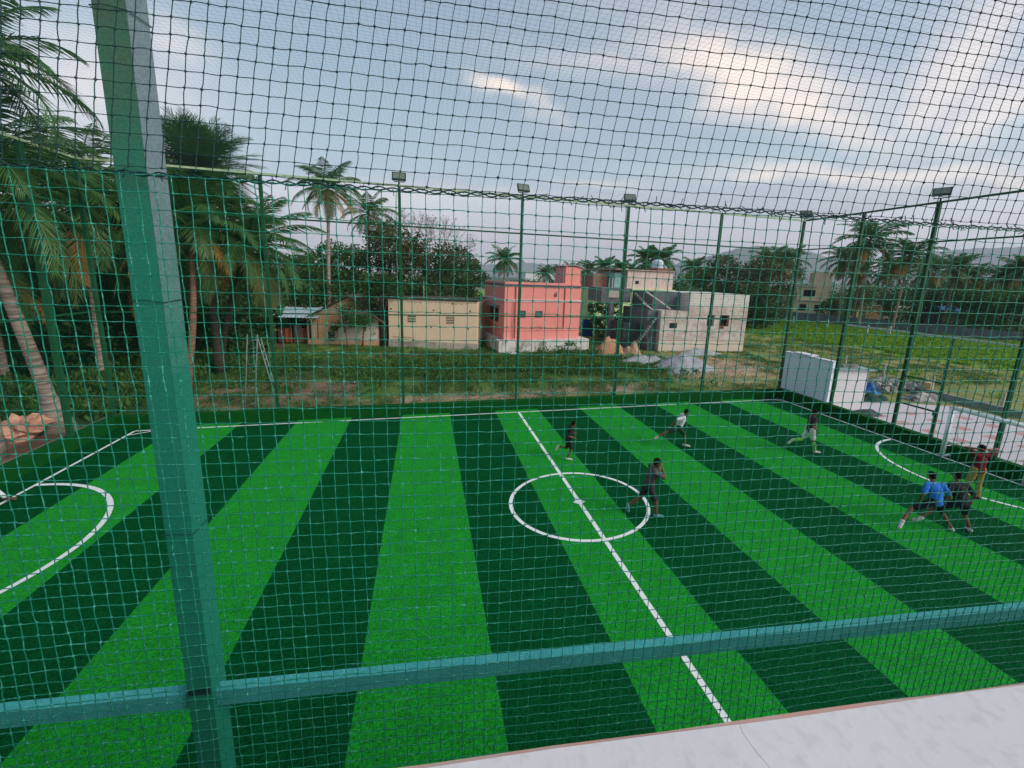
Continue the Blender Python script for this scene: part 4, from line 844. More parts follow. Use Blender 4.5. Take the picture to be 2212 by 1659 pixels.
def frond(b, base, az, el, L, droop, nl, lw, ll, mi, g, stiff=1.0):
    n = 11; pts = []; p = Vector(base); e = el; st = L/n
    for i in range(n+1):
        pts.append(p.copy()); d = Vector((math.cos(az)*math.cos(e), math.sin(az)*math.cos(e), math.sin(e))); p = p+d*st; e -= droop/n*(.5+1.1*i/n)
    b.tube(pts, [.035*(1-.8*i/n)+.006 for i in range(n+1)], 4, mi)
    vs = []; fs = []
    side0 = Vector((-math.sin(az), math.cos(az), 0)); hang = g.uniform(.25, .7)*stiff
    for k in range(nl):
        f = .10+.90*(k+.5)/nl; x = f*n; i = min(int(x), n-1); q = pts[i].lerp(pts[i+1], x-i); d = (pts[i+1]-pts[i]).normalized(); upv = side0.cross(d).normalized()*-1
        l = ll*(math.sin(math.pi*min(1, .12+f*.86))**.6)*g.uniform(.85, 1.12)
        for s in (-1, 1):
            dirv = (side0*s*(.95-.35*f)+d*(.35+.8*f)+Vector((0, 0, -1))*hang*(.5+f*.4)+Vector(g.normal(0, .07, 3))).normalized(); mid = q+dirv*l*.5; tip = q+dirv*l+Vector((0, 0, -l*.22*hang))
            wv = d*lw*.5; o = len(vs); vs += [q-wv*.5, q+wv*.5, mid+wv, tip, mid-wv]; fs.append((o, o+1, o+2, o+3, o+4))
    b.add(vs, fs, mi)
def palm(name, label, base, crown, L=4.2, nf_=22, seed=0, r=.17, nl=30, lw=.05, ll=.75, dead=5, group=None, bark=None, coco=0, elmax=1.35, eldown=-.5, cat='palm tree', upright=False, bend=0, flare=1.5):
    g = np.random.default_rng(seed); t = thing(name, label, cat, (base[0], base[1], 0), 0, group)
    c = Vector((crown[0]-base[0], crown[1]-base[1], crown[2])); pts = []
    for i in range(13):
        f = i/12; pts.append((c.x*f**(1.35)+bend*math.sin(f*math.pi), c.y*f**1.35, c.z*f-.05))
    rad = [r*(1.0-.45*i/12)*(1.55 if i == 0 else 1.12 if i == 1 else 1) for i in range(13)]
    b = MB(); rad[0] = r*flare; rad[1] = r*(1+(flare-1)*.35); b.tube(pts, rad, 10); b.build('trunk', bark or M_ptrunk, t, True)
    b = MB()
    for k in range(nf_):
        f = k/(nf_-1); az = k*2.39996+g.uniform(-.2, .2); el = elmax*(1-f)**.9+eldown*f+g.uniform(-.1, .1); LL = L*g.uniform(.85, 1.08)*(.75+.25*min(1, f*2.5))
        frond(b, (c.x, c.y, c.z+.15*(1-f)), az, el, LL, (1.0+.9*f)*g.uniform(.8, 1.2) if not upright else .6, nl, lw, ll, 0 if g.random() < .62-.3*f else (1 if f < .85 or g.random() < .5 else 2), g, .12 if upright else 1.0)
    b.build('crown', FRM, t)
    if dead:
        b = MB()
        for k in range(dead): frond(b, (c.x, c.y, c.z-.15), k*2.1+g.uniform(-.3, .3)+seed, -.55+g.uniform(-.3, .2), L*.8, .9, nl, lw*1.1, ll*.8, 3 if g.random() < .6 else 2, g)
        b.build('dry_fronds', FRM, t)
    if coco:
        for k in range(coco):
            a = k*2.4; b = MB(); b.ball((0, 0, 0), (.13, .13, .17), 10, 7); o = b.build('coconut', mat('coconut_orange', lin(205, 130, 60), lin(165, 110, 50), scale=4, rough=.5), t, True); o.location = (c.x+.3*math.cos(a), c.y+.3*math.sin(a), c.z-.35-.12*(k % 3))
    return t
# big palms on the left
B = gp(130, 930); C_ = rp(-85, 390, 21.5)
palm('coconut_palm', 'coconut palm with thick leaning pale trunk outside the left fence', B, C_, 5.2, 36, 1, r=.22, nl=50, lw=.055, ll=1.05, dead=2, coco=9, bend=-.1, flare=2.3)
C_ = rp(-75, 120, 18.0); palm('coconut_palm', 'tall palm whose fronds reach in at the upper left corner', (C_[0]-1.5, C_[1]+.5), C_, 2.9, 24, 5, nl=40, lw=.04, ll=.7, dead=0)
B = gp(402, 850); C_ = rp(405, 480, 26); palm('coconut_palm', 'palm with slim curving brown trunk right of the near post', B, C_, 4.4, 40, 8, r=.17, nl=50, lw=.06, ll=1.05, dead=5, bark=M_ptrunk2, bend=.35, coco=5)
B = gp(475, 800); C_ = rp(535, 535, 27); palm('coconut_palm', 'palm with dark straight trunk and hanging orange dry fronds', B, C_, 4.5, 36, 12, r=.2, nl=50, lw=.06, ll=1.0, dead=14, bark=M_barkd)
C_ = rp(430, 372, 28); palm('palmyra_palm', 'dense spiky topped palm rising above its neighbours near the post', (C_[0], C_[1]), C_, 3.2, 170, 15, r=.22, nl=28, lw=.055, ll=.95, dead=3, elmax=1.55, eldown=-.8, bark=M_barkd, upright=True)
C_ = rp(175, 440, 27); palm('coconut_palm', 'shadowy palm behind the left fence with drooping fronds', (C_[0]-.5, C_[1]+.5), C_, 4.9, 38, 18, nl=48, lw=.06, ll=1.0, dead=3)
C_ = rp(90, 520, 30); palm('coconut_palm', 'palm with thin white trunk deep behind the left fence', gp(240, 800), rp(215, 560, 33), 4.4, 34, 21, r=.12, nl=42, lw=.055, ll=.95, dead=4)
C_ = rp(-40, 560, 29); palm('coconut_palm', 'low palm at the far left edge behind the leaning trunk', (C_[0], C_[1]), C_, 4.4, 32, 23, nl=42, lw=.055, ll=.9, dead=3)
C_ = rp(310, 560, 31); palm('coconut_palm', 'bushy dark palm directly behind the near post', (C_[0], C_[1]), C_, 4.6, 36, 26, nl=44, lw=.06, ll=.9, dead=4)
C_ = rp(709, 405, 42); pc = palm('coconut_palm', 'tall lone coconut palm standing above the trees, yellowing lower fronds', (C_[0]-.5, C_[1]), C_, 3.9, 24, 31, nl=34, lw=.07, ll=.95, dead=7, r=.2)
C_ = rp(795, 462, 47); palm('coconut_palm', 'palm half hidden behind the brown tree, right of the lone palm', (C_[0], C_[1]), C_, 3.7, 20, 33, nl=28, lw=.08, ll=.9, dead=3)
C_ = rp(1090, 562, 66); palm('coconut_palm', 'round headed palm on the skyline left of the pink house roof', (C_[0], C_[1]), C_, 3.6, 26, 35, nl=22, lw=.13, ll=1.0, dead=5)
# skyline palms: one template copied
p0 = palm('skyline_palm', 'small skyline palm nearest the round headed palm', rp(1178, 596, 105), rp(1178, 590, 105), 3.6, 20, 41, nl=16, lw=.2, ll=1.1, dead=2, group='palms along the skyline')
labs = ['skyline palm just above the middle of the pink roof', 'skyline palm touching the pink turret on its left', 'skyline palm directly behind the pink turret', 'skyline palm just right of the pink turret', 'second skyline palm right of the pink turret', 'left palm of the pair behind the white water tank', 'right palm of the pair behind the white water tank', 'small skyline palm left of the white water tank', 'thin skyline palm between the tank and the big dark tree', 'skyline palm above the big dark tree, left one', 'skyline palm above the big dark tree, right one']
for (u, v, dd, sc_), lb in zip([(1205, 588, 118, 1), (1236, 586, 100, 1), (1270, 582, 112, 1.05), (1308, 578, 98, 1.1), (1340, 582, 104, 1.1), (1398, 562, 92, 1.25), (1432, 562, 94, 1.3), (1368, 590, 110, .9), (1500, 580, 108, 1), (1662, 566, 100, 1.0), (1700, 566, 104, 1.0)], labs):
    T_ = rp(u, v, dd); z0 = p0.children[0].bound_box; h0 = float(rp(1178, 590, 105)[2]); s_ = T_[2]/h0
    copy_tree(p0, (T_[0], T_[1], 0), random.uniform(0, 6), lb, s_*1.0)
p1 = palm('tall_palm', 'tall palm above the stepped yellow house, leftmost of the right palm group', rp(1826, 600, 84)[:2], rp(1826, 562, 84), 4.3, 26, 51, nl=22, lw=.16, ll=1.1, dead=9, group='tall palms beyond the green field')
h1 = float(rp(1826, 562, 84)[2])
for (u, v, dd), lb in zip([(1888, 520, 80), (1958, 556, 78), (1860, 590, 90), (1925, 585, 88), (2010, 585, 86), (2062, 580, 92), (2110, 598, 96), (2165, 600, 92), (2205, 585, 90), (2250, 590, 90)],
        ['tallest palm of the right group, above the small orange house', 'palm right of the tallest one in the right group', 'lower palm tucked between the two left palms of the right group', 'lower palm under the tallest palm of the right group', 'palm just left of the floodlight post in the right group', 'palm just right of the floodlight post in the right group', 'palm above the blue tarpaulin roof', 'palm further right of the blue tarpaulin roof', 'palm near the right edge of the photograph', 'palm cut by the right edge of the photograph']):
    T_ = rp(u, v, dd); copy_tree(p1, (T_[0], T_[1], 0), random.uniform(0, 6), lb, T_[2]/h1)
# broadleaf trees: u, v_top, dist, radius, mats, n, label
TR = [(700, 508, 47, 4.2, LM_mid, 3200, 'bright green tree below the lone palm'), (640, 540, 52, 4.0, LM_mid, 2600, 'pale green tree left of the lone palm trunk'), (765, 515, 44, 3.4, LM_mid, 2200, 'green tree right of the lone palm trunk'),
      (835, 452, 45, 4.4, LM_brown, 3000, 'tall brownish green tree left of the second far floodlight post'), (900, 478, 43, 4.6, LM_brown, 3200, 'brown leaved tree above the cream house'), (965, 508, 46, 4.6, LM_dark, 3200, 'dark round tree above the right end of the cream house'),
      (1015, 545, 50, 3.4, LM_dark, 1800, 'dark tree tapering down toward the pink house'), (800, 600, 41, 4.0, LM_dark, 2600, 'low dark tree behind the old gabled house'), (650, 605, 42, 4.2, LM_mid, 2600, 'low green tree above the tin roofed shed'), (880, 600, 38.5, 2.8, LM_dark, 1800, 'low dark tree between old house and cream house'),
      (1480, 585, 76, 4.4, LM_grn, 1700, 'green tree behind the left part of the unfinished house'), (1545, 568, 70, 4.8, LM_mid, 2400, 'dark tree with bluish top behind the unfinished house'), (1605, 548, 68, 5.0, LM_brown, 2800, 'tallest dark tree behind the unfinished house'), (1665, 562, 70, 4.6, LM_brown, 2600, 'dark tree just left of the corner fence post'), (1715, 585, 130, 6.2, LM_mid, 1800, 'dark tree right of the corner fence post'), (1640, 610, 62, 3.6, LM_dark, 1800, 'low dark tree right of the unfinished house'),
      (1420, 600, 84, 4.0, LM_mid, 1200, 'light green tree right of the water tank house'), (1780, 598, 132, 6.6, LM_mid, 1500, 'dark tree above the stepped yellow house'), (1860, 610, 100, 5.0, LM_mid, 2000, 'dark tree mass under the leftmost tall palm'), (1915, 603, 112, 6.4, LM_dark, 2000, 'dark tree under the tallest right palm'), (1975, 600, 116, 6.6, LM_mid, 2000, 'dark tree behind the small cream house'), (2035, 598, 118, 7, LM_mid, 2000, 'green tree left of the blue tarpaulin roof'), (2095, 600, 118, 7, LM_dark, 2200, 'dark tree above the blue tarpaulin roof'), (2155, 598, 120, 7, LM_mid, 2200, 'green tree right of the blue tarpaulin roof'), (2215, 593, 120, 7, LM_mid, 2200, 'dark tree at the right edge behind the road wall'), (2270, 596, 120, 7, LM_dark, 1500, 'dark tree cut by the right edge'),
      (1160, 602, 98, 4.5, LM_dark, 1000, 'small dark skyline tree above the pink roof'), (1215, 598, 104, 4.5, LM_dark, 1000, 'small dark skyline tree left of the pink turret'), (1320, 598, 100, 4.5, LM_dark, 1000, 'small dark skyline tree right of the pink turret'), (1370, 600, 105, 4.5, LM_mid, 1000, 'small green skyline tree left of the water tank'), (1120, 605, 90, 4, LM_mid, 1000, 'small green skyline tree left over the pink roof edge')]
TR += [(1935, 632, 84, 2.6, LM_mid, 800, 'low green tree between the small orange and cream houses'), (2118, 622, 84, 3.4, LM_mid, 1200, 'low green tree overhanging the right end of the blue roof'), (2165, 618, 82, 3.6, LM_grn, 1200, 'bright low tree behind the road wall near the right edge'), (2222, 615, 80, 3.8, LM_mid, 1200, 'low tree behind the road wall cut by the right edge'), (2010, 632, 86, 2.6, LM_dark, 800, 'low dark tree at the left end of the blue roof'), (1800, 640, 92, 2.6, LM_mid, 700, 'low tree hiding the right foot of the stepped yellow house')]
for i, (u, v, dd, rw, ms, n_, lb) in enumerate(TR):
    T_ = rp(u, v, dd); tree('broadleaf_tree', lb, T_, float(T_[2]), rw, ms, 100+i, n=int(n_*2.6), size=.38 if dd > 60 else .30, low=.02 if dd > 38 else .1, group='broadleaf trees behind the houses', lobes=12)
# dark grove on the left, behind the palms
GV = [(-80, 520, 36), (20, 500, 40), (110, 490, 38), (200, 500, 41), (290, 480, 40), (370, 470, 42), (450, 520, 40), (530, 560, 42), (590, 600, 44), (60, 600, 31), (170, 610, 33), (280, 620, 34), (390, 620, 36), (500, 640, 35)]
gl = ['at the far left edge', 'behind the leaning trunk, upper', 'left of the thin white trunk', 'behind the thin white trunk', 'left of the near post, tall', 'hidden by the near post', 'between the brown and dark palm trunks', 'right of the dark palm trunk', 'left of the tin roofed shed', 'low and near, beside the leaning trunk', 'low, left of the second left fence post', 'low, left of the near post', 'low, right of the near post', 'low, behind the dark palm trunk']
for i, (u, v, dd) in enumerate(GV):
    T_ = rp(u, v, dd); tree('grove_tree', 'dark grove tree '+gl[i], T_, float(T_[2]), 4.6 if i < 9 else 3.4, LM_dark, 200+i, n=5200, size=.34, low=.0, group='dark grove trees behind the left fence', lobes=12, bark=M_barkd)
P = gz(800, 450, 1000, (935, 1442)); tree('broadleaf_tree', 'dark trunked tree between the old house and cream house', P, 6.2, 2.3, LM_dark, 300, n=1900, size=.26, trunk=.36, low=.5, bark=M_barkd)
P = gz(1500, 750, 600, (1560, 1190)); tree('leafy_bush', 'tall green bush in front of the green house', P, 4.4, 2.3, LM_mid, 301, n=5500, size=.22, trunk=.07, low=0, cat='bush')
P = gz(1500, 750, 600, (1400, 1180)); tree('leafy_bush', 'lower green bush touching the right side of the pink house', (P[0]+.6, P[1]+1), 2.4, 1.0, LM_mid, 302, n=700, size=.17, trunk=.05, low=0, cat='bush')
P = gz(800, 450, 1000, (610, 1430)); tree('leafy_bush', 'dark climbing bush against the old ochre wall', (P[0], P[1]-.3), 2.5, .7, LM_dark, 303, n=800, size=.15, trunk=.05, low=0, cat='bush')
P = gz(1500, 750, 600, (760, 1330)); tree('leafy_bush', 'thin weedy shrub against the pink house plinth', (P[0], P[1]-.4), 2.3, .75, LM_brown, 304, n=260, size=.13, trunk=.04, low=.2, cat='bush', sparse=.05)
P = gz(800, 450, 1000, (790, 1440)); tree('small_tree', 'leafy small tree shading the right roof of the old house', (P[0], P[1]-.4), 4.3, 1.5, LM_mid+LM_brown[:1], 305, n=1500, size=.19, trunk=.08, low=.35)
P = gz(800, 450, 1000, (690, 1440)); tree('small_tree', 'thin sapling with sparse crown before the old house gable', (P[0], P[1]-.5), 3.7, 1.1, LM_mid, 306, n=420, size=.17, trunk=.05, low=.35, sparse=.05)
P = gz(800, 450, 1000, (860, 1440)); tree('leafy_bush', 'round dark bush at the right foot of the old house', (P[0], P[1]+.3), 3.6, 1.2, LM_dark, 307, n=1100, size=.18, trunk=.06, low=.2, cat='bush')
for k_, (q_, h_, lb_) in enumerate(((( 850, 1345), 1.0, 'low green bush in front of the left part of the pink plinth'), ((1020, 1350), .8, 'small green bush in front of the middle of the pink plinth'), ((1200, 1350), 1.1, 'green bush in front of the right part of the pink plinth'), ((1500, 1420), .9, 'low green bush just right of the pink house plinth'))):
    P = gz(1500, 750, 600, (q_[0], q_[1]+60)); tree('leafy_bush', lb_, P, h_, .9, LM_grn, 310+k_, n=500, size=.15, trunk=.03, low=.0, cat='bush')
def twigs(label, base, H, seed, name='bare_tree'):
    g = np.random.default_rng(seed); t = thing(name, label, 'tree', (base[0], base[1], 0)); b = MB(); L_ = []
    def br(p, d, l, r, k):
        q = p+d*l; b.tube([tuple(p), tuple((p+q)/2+Vector(g.normal(0, .05*l, 3))), tuple(q)], [r, r*.8, r*.6], 5)
        if k == 0: L_.append(np.array(q)); return
        for _ in range(3): br(q, (d+Vector(g.normal(0, .42, 3))+Vector((0, 0, .12))).normalized(), l*.72, r*.6, k-1)
    br(Vector((0, 0, 0)), Vector((.03, 0, 1)), H*.34, H*.011, 5); b.build('trunk', M_bark, t)
    Lp = np.array(L_)[::3]; leaves('leaf_sprays', Lp, .22, LM_brown, t, g)
T_ = rp(935, 450, 43); twigs('bare twiggy tree poking above the brown tree', T_, float(T_[2])*.92, 61)
T_ = rp(855, 440, 46); twigs('thin twiggy tree left of the bare one behind the fence post', T_, float(T_[2])*.95, 63)
# low vegetation nobody could count
def ground_plants(name, label, n, fn, hgt, seed, mats, size=.16):
    g = np.random.default_rng(seed); P = []
    while len(P) < n:
        x, y, w_ = fn(g)
        if g.random() < w_: P.append((x, y))
    P = np.array(P); m_ = 9; hh = hgt*np.array([.35+1.1*max(0, mnoise.noise(Vector((p[0]*.5, p[1]*.5, seed)))+.35) for p in P])
    C_ = np.repeat(np.column_stack([P, np.zeros(n)]), m_, 0)+g.normal(0, 1, (n*m_, 3))*np.array([.16, .16, 0]); C_[:, 2] = np.repeat(hh, m_)*g.random(n*m_)+.02
    o = leaves(name, C_, size, mats, None, g, asp=.34, blade=True); return tag(o, label, 'weeds', kind='stuff')
def f1(g):
    x = g.uniform(-22, 14); y = g.uniform(3, 15.5); n = fbm(x, y, .3, 8); w_ = math.exp(-((y-(9.0-.03*x))/2.3)**2)*(.45+n*2.4)+.02
    if -3.2 < x < 3.5 and y > 12.6: w_ *= .3
    return x, y, w_
ground_plants('undergrowth', 'dark green weeds and scrub between the pitch and the houses', 6000, f1, .24, 71, LM_mid+LM_dark[2:]+LM_grn, .20)
def f1b(g):
    x = g.uniform(-9, 12); y = g.uniform(7.2, 12.6); return x, y, max(0, math.exp(-((y-9.0)/1.5)**2)*(.6+fbm(x, y, .4, 3)*1.6))
ground_plants('undergrowth', 'brighter green weeds in a band before the pink house', 5500, f1b, .34, 77, LM_grn[1:]+LM_mid[1:], .22)
def f2(g):
    x = g.uniform(-48, -15.9); y = g.uniform(-1.5, 22); w_ = .9 if (y > 1.6+.25*(x+16)) else .08
    return x, y, max(.02, w_*(.75+fbm(x, y, .3, 9)))
ground_plants('undergrowth', 'knee high leafy plants growing behind the left fence', 13000, f2, .8, 72, LM_mid+LM_dark[2:]+LM_grn, .28)
def f3(g):
    x = g.uniform(28, 75); y = g.uniform(-8, 40); s = .95*x+.316*y+3*fbm(x, y, .25, 1); return x, y, (1.0 if 41.5 < s < 68.5 else .03)
MB_ = leafmats('field_grass', [(.14, .30, .018), (.20, .36, .025), (.10, .22, .018)])
ground_plants('field_grass', 'bright green tall grass strip across the right field', 12000, f3, .3, 73, MB_[:2], .34)
def f4(g):
    x = g.uniform(-16, 38); y = g.uniform(.9, 20); return x, y, (.25+fbm(x, y, .5, 4))*.5 if not (11 < x < 19 and 3 < y < 13) else .03
ground_plants('short_grass', 'short rough grass and weeds on the open ground', 14000, f4, .06, 74, LM_mid[1:]+LM_brown[1:]+LM_grn[1:], .10)
# rock, ladders
b = MB(); b.ball((0, 0, 0), (.55, .45, .42), 22, 14, noise=.75, ns=2.1); P = gz(0, 700, 1000, (180, 1530)); P = gp(52, 948)
tag(b.build('boulder', mat('rock_peach', lin(205, 160, 135), lin(165, 115, 100), scale=3, detail=9, s3=8, bump=1), None, False, (P[0], P[1], .38)), 'jagged peach coloured boulder beside the leaning palm trunk', 'rock')
b = MB(); b.ball((0, 0, 0), (.10, .08, .08), 10, 7, noise=.4); P = gz(0, 950, 620, (1640, 1455)); tag(b.build('red_cone_marker', mat('red_plastic', lin(200, 30, 35), lin(160, 20, 30), rough=.5), None, True, (P[0], P[1], .06)), 'small red thing lying in the left far corner of the pitch', 'marker')
def ladder(label, A, B, H, w, lean):
    A = np.array(A[:2]); t = thing('bamboo_ladder', label, 'ladder', (A[0], A[1], 0), 0, 'ladders leaning by the far fence'); M = mat('bamboo_pale', lin(135, 152, 145), lin(105, 118, 112), scale=5)
    dx, dy = B[0]-A[0], B[1]-A[1]; L_ = math.hypot(dx, dy); dx /= L_; dy /= L_
    for s in (0, w): b = MB(); b.tube([(dx*s, dy*s, 0), (dx*s+lean[0], dy*s+lean[1], H)], .022, 6); b.build('rail', M, t, True)
    for k in range(9):
        f = (k+.6)/9.4; b = MB(); b.tube([(lean[0]*f, lean[1]*f, H*f-.04), (dx*w+lean[0]*f, dy*w+lean[1]*f, H*f+.06)], .016, 5); b.build('rung', M, t, True)
A = gz(0, 700, 1000, (1728, 1335)); ladder('pale bamboo ladder standing left of the first far fence post', (A[0], A[1]), (A[0]+1, A[1]-.2), 3.15, .42, (.12, .55))
A = gz(0, 700, 1000, (1965, 1335)); ladder('pale ladder seen edge on right beside the first far fence post', (A[0], A[1]), (A[0]+.12, A[1]+1), 3.1, .22, (-.55, -.05))
def litter(label, P, s, M): b = MB(); b.ball((0, 0, 0), (s, s*.6, s*.3), 8, 5, noise=.8); tag(b.build('litter', M, None, False, (float(P[0]), float(P[1]), .06)), label, 'litter')
Mlit = mat('litter_pale', lin(215, 215, 210), lin(190, 185, 180))
litter('white scrap lying in the weeds by the left fence', gz(0, 950, 620, (1415, 1120)), .14, Mlit)
litter('small white scrap at the foot of the pink house plinth', gz(1500, 750, 600, (505, 1400)), .3, Mlit)
litter('pale scrap in the grass before the cream house', gz(600, 1050, 800, (1470, 470)), .16, Mlit)
litter('white scrap on the dry field beyond the gate', gz(2400, 1000, 864, (1350, 290), 0, 2205), .7, Mlit)
litter('small white bag on the grass behind the gate post', gz(2700, 1150, 564, (680, 130)), .3, Mlit)

# ------------------------------------------------------------------ people
SKIN = mat('skin_brown', lin(118, 78, 60), lin(100, 64, 50), scale=20, rough=.6, spec=.3); HAIR = mat('hair_black', (.008, .007, .007), (.014, .012, .011), scale=60, rough=.9, spec=.05)
M_eye = mat('eye_white', (.5, .48, .45)); M_shoe = mat('shoe_pale', lin(205, 205, 195), lin(150, 150, 145), scale=20)
def cloth(n, c, c2=None): return mat('cloth_'+n, lin(*c), lin(*(c2 or tuple(x*.78 for x in c))), scale=7, rough=.9, s3=18, bump=.6)
def capsule(b, p, q, r1, r2, flat=1.0, axis=None, n=14):
    p, q = Vector(p), Vector(q); d = q-p; L_ = d.length; d = d/L_ if L_ > 1e-6 else Vector((0, 0, 1))
    a = Vector(axis) if axis is not None else (Vector((0, 0, 1)) if abs(d.z) < .9 else Vector((1, 0, 0))); x = (a-d*a.dot(d)).normalized(); y = d.cross(x)
    vs = []; K = []
    for i in range(5): th = math.pi/2*(1-i/4.0); K.append((-r1*math.sin(th), r1*math.cos(th)))
    for i in range(1, 5): f = i/5; K.append((L_*f, r1*(1-f)+r2*f))
    for i in range(5): th = math.pi/2*(i/4.0); K.append((L_+r2*math.sin(th), r2*math.cos(th)))
    for h, r in K:
        r = max(r, .0008)
        for k in range(n): an = 2*math.pi*k/n; vs.append(p+d*h+x*math.cos(an)*r*flat+y*math.sin(an)*r)
    fs = []
    for i in range(len(K)-1):
        for k in range(n): fs.append((i*n+k, i*n+(k+1) % n, (i+1)*n+(k+1) % n, (i+1)*n+k))
    fs.append(tuple(range(n-1, -1, -1))); fs.append(tuple((len(K)-1)*n+k for k in range(n))); b.add(vs, fs)
def fuse(b, name, M, voxel, parent, smooth=4):
    o = b.build(name, M, None, True); md = o.modifiers.new('r', 'REMESH'); md.mode = 'VOXEL'; md.voxel_size = voxel; md.use_smooth_shade = True
    ms = o.modifiers.new('s', 'SMOOTH'); ms.iterations = smooth; ms.factor = .5
    dg = bpy.context.evaluated_depsgraph_get(); dg.update(); me = bpy.data.meshes.new_from_object(o.evaluated_get(dg)); o.modifiers.clear(); old = o.data; o.data = me; bpy.data.meshes.remove(old)
    me.polygons.foreach_set('use_smooth', [True]*len(me.polygons))
    if parent is not None: o.parent = parent
    return o
def person(label, foot, heading, J, st=1.62, shirt='a', shorts='b', shoe=None, socks=None, long=None, sleeve=.8, fist=.6):
    """J: joints in metres for a 1.62 m body; x forward, y left, z up, origin on the ground between the feet"""
    S = st/1.62; g = lambda k: Vector(J[k])*S
    pel, ch, nk, hd = g('pelvis'), g('chest'), g('neck'), g('head'); b = MB(); lat = (g('shL')-g('shR')).normalized(); latp = (g('hipL')-g('hipR')).normalized()
    capsule(b, g('hipL')+Vector((0, 0, .02*S)), g('hipR')+Vector((0, 0, .02*S)), .088*S, .088*S); capsule(b, pel, pel.lerp(ch, .5), .098*S, .095*S, 1.28, lat)
    capsule(b, pel.lerp(ch, .45), ch, .095*S, .108*S, 1.38, lat); capsule(b, ch, ch.lerp(nk, .7), .105*S, .065*S, 1.5, lat); capsule(b, g('shL'), g('shR'), .052*S, .052*S)
    capsule(b, ch.lerp(nk, .6), hd-Vector((0, 0, .02*S)), .052*S, .048*S)
    fwd = Vector(J.get('face', (1, 0, 0))).normalized(); upv = (hd-nk).normalized(); sd_ = upv.cross(fwd).normalized(); fwd = sd_.cross(upv).normalized()
    R_ = Matrix((fwd, sd_, upv)).transposed(); hc = hd+upv*.03*S
    b.ball(tuple(hc+upv*.02*S), (.092*S, .074*S, .098*S), 16, 12, rot=R_); b.ball(tuple(hc+fwd*.022*S-upv*.05*S), (.062*S, .054*S, .062*S), 14, 10, rot=R_)
    b.ball(tuple(hc+fwd*.094*S-upv*.012*S), (.017*S, .014*S, .024*S), 8, 6, rot=R_); b.ball(tuple(hc+fwd*.080*S-upv*.052*S), (.012*S, .024*S, .010*S), 8, 6, rot=R_)
    for s in (-1, 1): b.ball(tuple(hc+sd_*s*.076*S-upv*.005*S-fwd*.005*S), (.018*S, .010*S, .030*S), 8, 6, rot=R_)
    for s in 'LR':
        sh, el, wr, hi, kn, an = g('sh'+s), g('el'+s), g('wr'+s), g('hip'+s), g('kn'+s), g('an'+s)
        capsule(b, sh, el, .047*S, .037*S); capsule(b, el, el.lerp(wr, .35), .037*S, .037*S); capsule(b, el.lerp(wr, .3), wr, .038*S, .024*S)
        capsule(b, hi, hi.lerp(kn, .5), .084*S, .068*S); capsule(b, hi.lerp(kn, .5), kn, .068*S, .050*S); capsule(b, kn, kn.lerp(an, .35), .048*S, .052*S); capsule(b, kn.lerp(an, .35), an, .052*S, .033*S)
        toe = g('toe'+s); heel = an+(an-toe).normalized()*.03*S; capsule(b, heel-Vector((0, 0, .02*S)), toe, .036*S, .028*S)
        # hand: palm, four unequal curled fingers, thumb from the side
        hdr = (wr-el).normalized(); side = hdr.cross(Vector((0, 0, 1))); side = side.normalized() if side.length > .1 else Vector((0, 1, 0)); pn = side.cross(hdr).normalized()*(-1)
        pe = wr+hdr*.075*S; capsule(b, wr+hdr*.012*S, pe, .024*S, .030*S, .55, tuple(pn))
        for i, ln_ in enumerate((.060, .070, .066, .052)):
            o = pe+side*(.027-.018*i)*S; m1 = o+(hdr*.8+pn*fist*.5).normalized()*ln_*.55*S; m2 = m1+(hdr*.35+pn*fist).normalized()*ln_*.5*S; capsule(b, o, m1, .0095*S, .0088*S, n=8); capsule(b, m1, m2, .0088*S, .0078*S, n=8)
        o = wr+hdr*.03*S+side*.026*S; m1 = o+(side*.8+hdr*.7+pn*.2).normalized()*.034*S; capsule(b, o, m1, .012*S, .010*S, n=8); capsule(b, m1, m1+(hdr+pn*.4).normalized()*.028*S, .010*S, .009*S, n=8)
    body = fuse(b, 'person', SKIN, .0075, None, 2); body.location = (float(foot[0]), float(foot[1]), float(foot[2]) if len(foot) > 2 else 0); body.rotation_euler.z = heading; tag(body, label, 'person')
    # hair
    b = MB(); b.ball(tuple(hc+upv*.040*S-fwd*.018*S), (.096*S, .084*S, .092*S), 16, 12, rot=R_, noise=.06, ns=5); b.ball(tuple(hc-fwd*.045*S-upv*.01*S), (.052*S, .070*S, .070*S), 12, 8, rot=R_); fuse(b, 'hair', HAIR, .008, body, 1)
    for s in (-1, 1): b = MB(); b.ball(tuple(hc+fwd*.078*S+sd_*s*.030*S+upv*.008*S), (.010*S, .013*S, .009*S), 8, 6, rot=R_); b.build('eye', M_eye, body, True)
    # shirt
    b = MB(); k = .013*S
    capsule(b, pel-Vector((0, 0, .02*S)), pel.lerp(ch, .5), .112*S+k, .104*S+k, 1.30, lat); capsule(b, pel.lerp(ch, .45), ch, .104*S+k, .114*S+k, 1.36, lat); capsule(b, ch, ch.lerp(nk, .62), .110*S+k, .066*S+k, 1.45, lat); capsule(b, g('shL'), g('shR'), .060*S+k, .060*S+k)
    for s in 'LR': capsule(b, g('sh'+s), g('sh'+s).lerp(g('el'+s), sleeve), .054*S+k, .052*S+k)
    fuse(b, 'shirt', shirt, .012, body, 2)
    b = MB(); fl_ = 1.0 if long else .78
    capsule(b, g('hipL')+Vector((0, 0, .05*S)), g('hipR')+Vector((0, 0, .05*S)), .102*S, .102*S)
    for s in 'LR':
        capsule(b, g('hip'+s), g('hip'+s).lerp(g('kn'+s), fl_), .100*S, .080*S if not long else .068*S)
        if long: capsule(b, g('kn'+s), g('kn'+s).lerp(g('an'+s), .9), .066*S, .052*S)
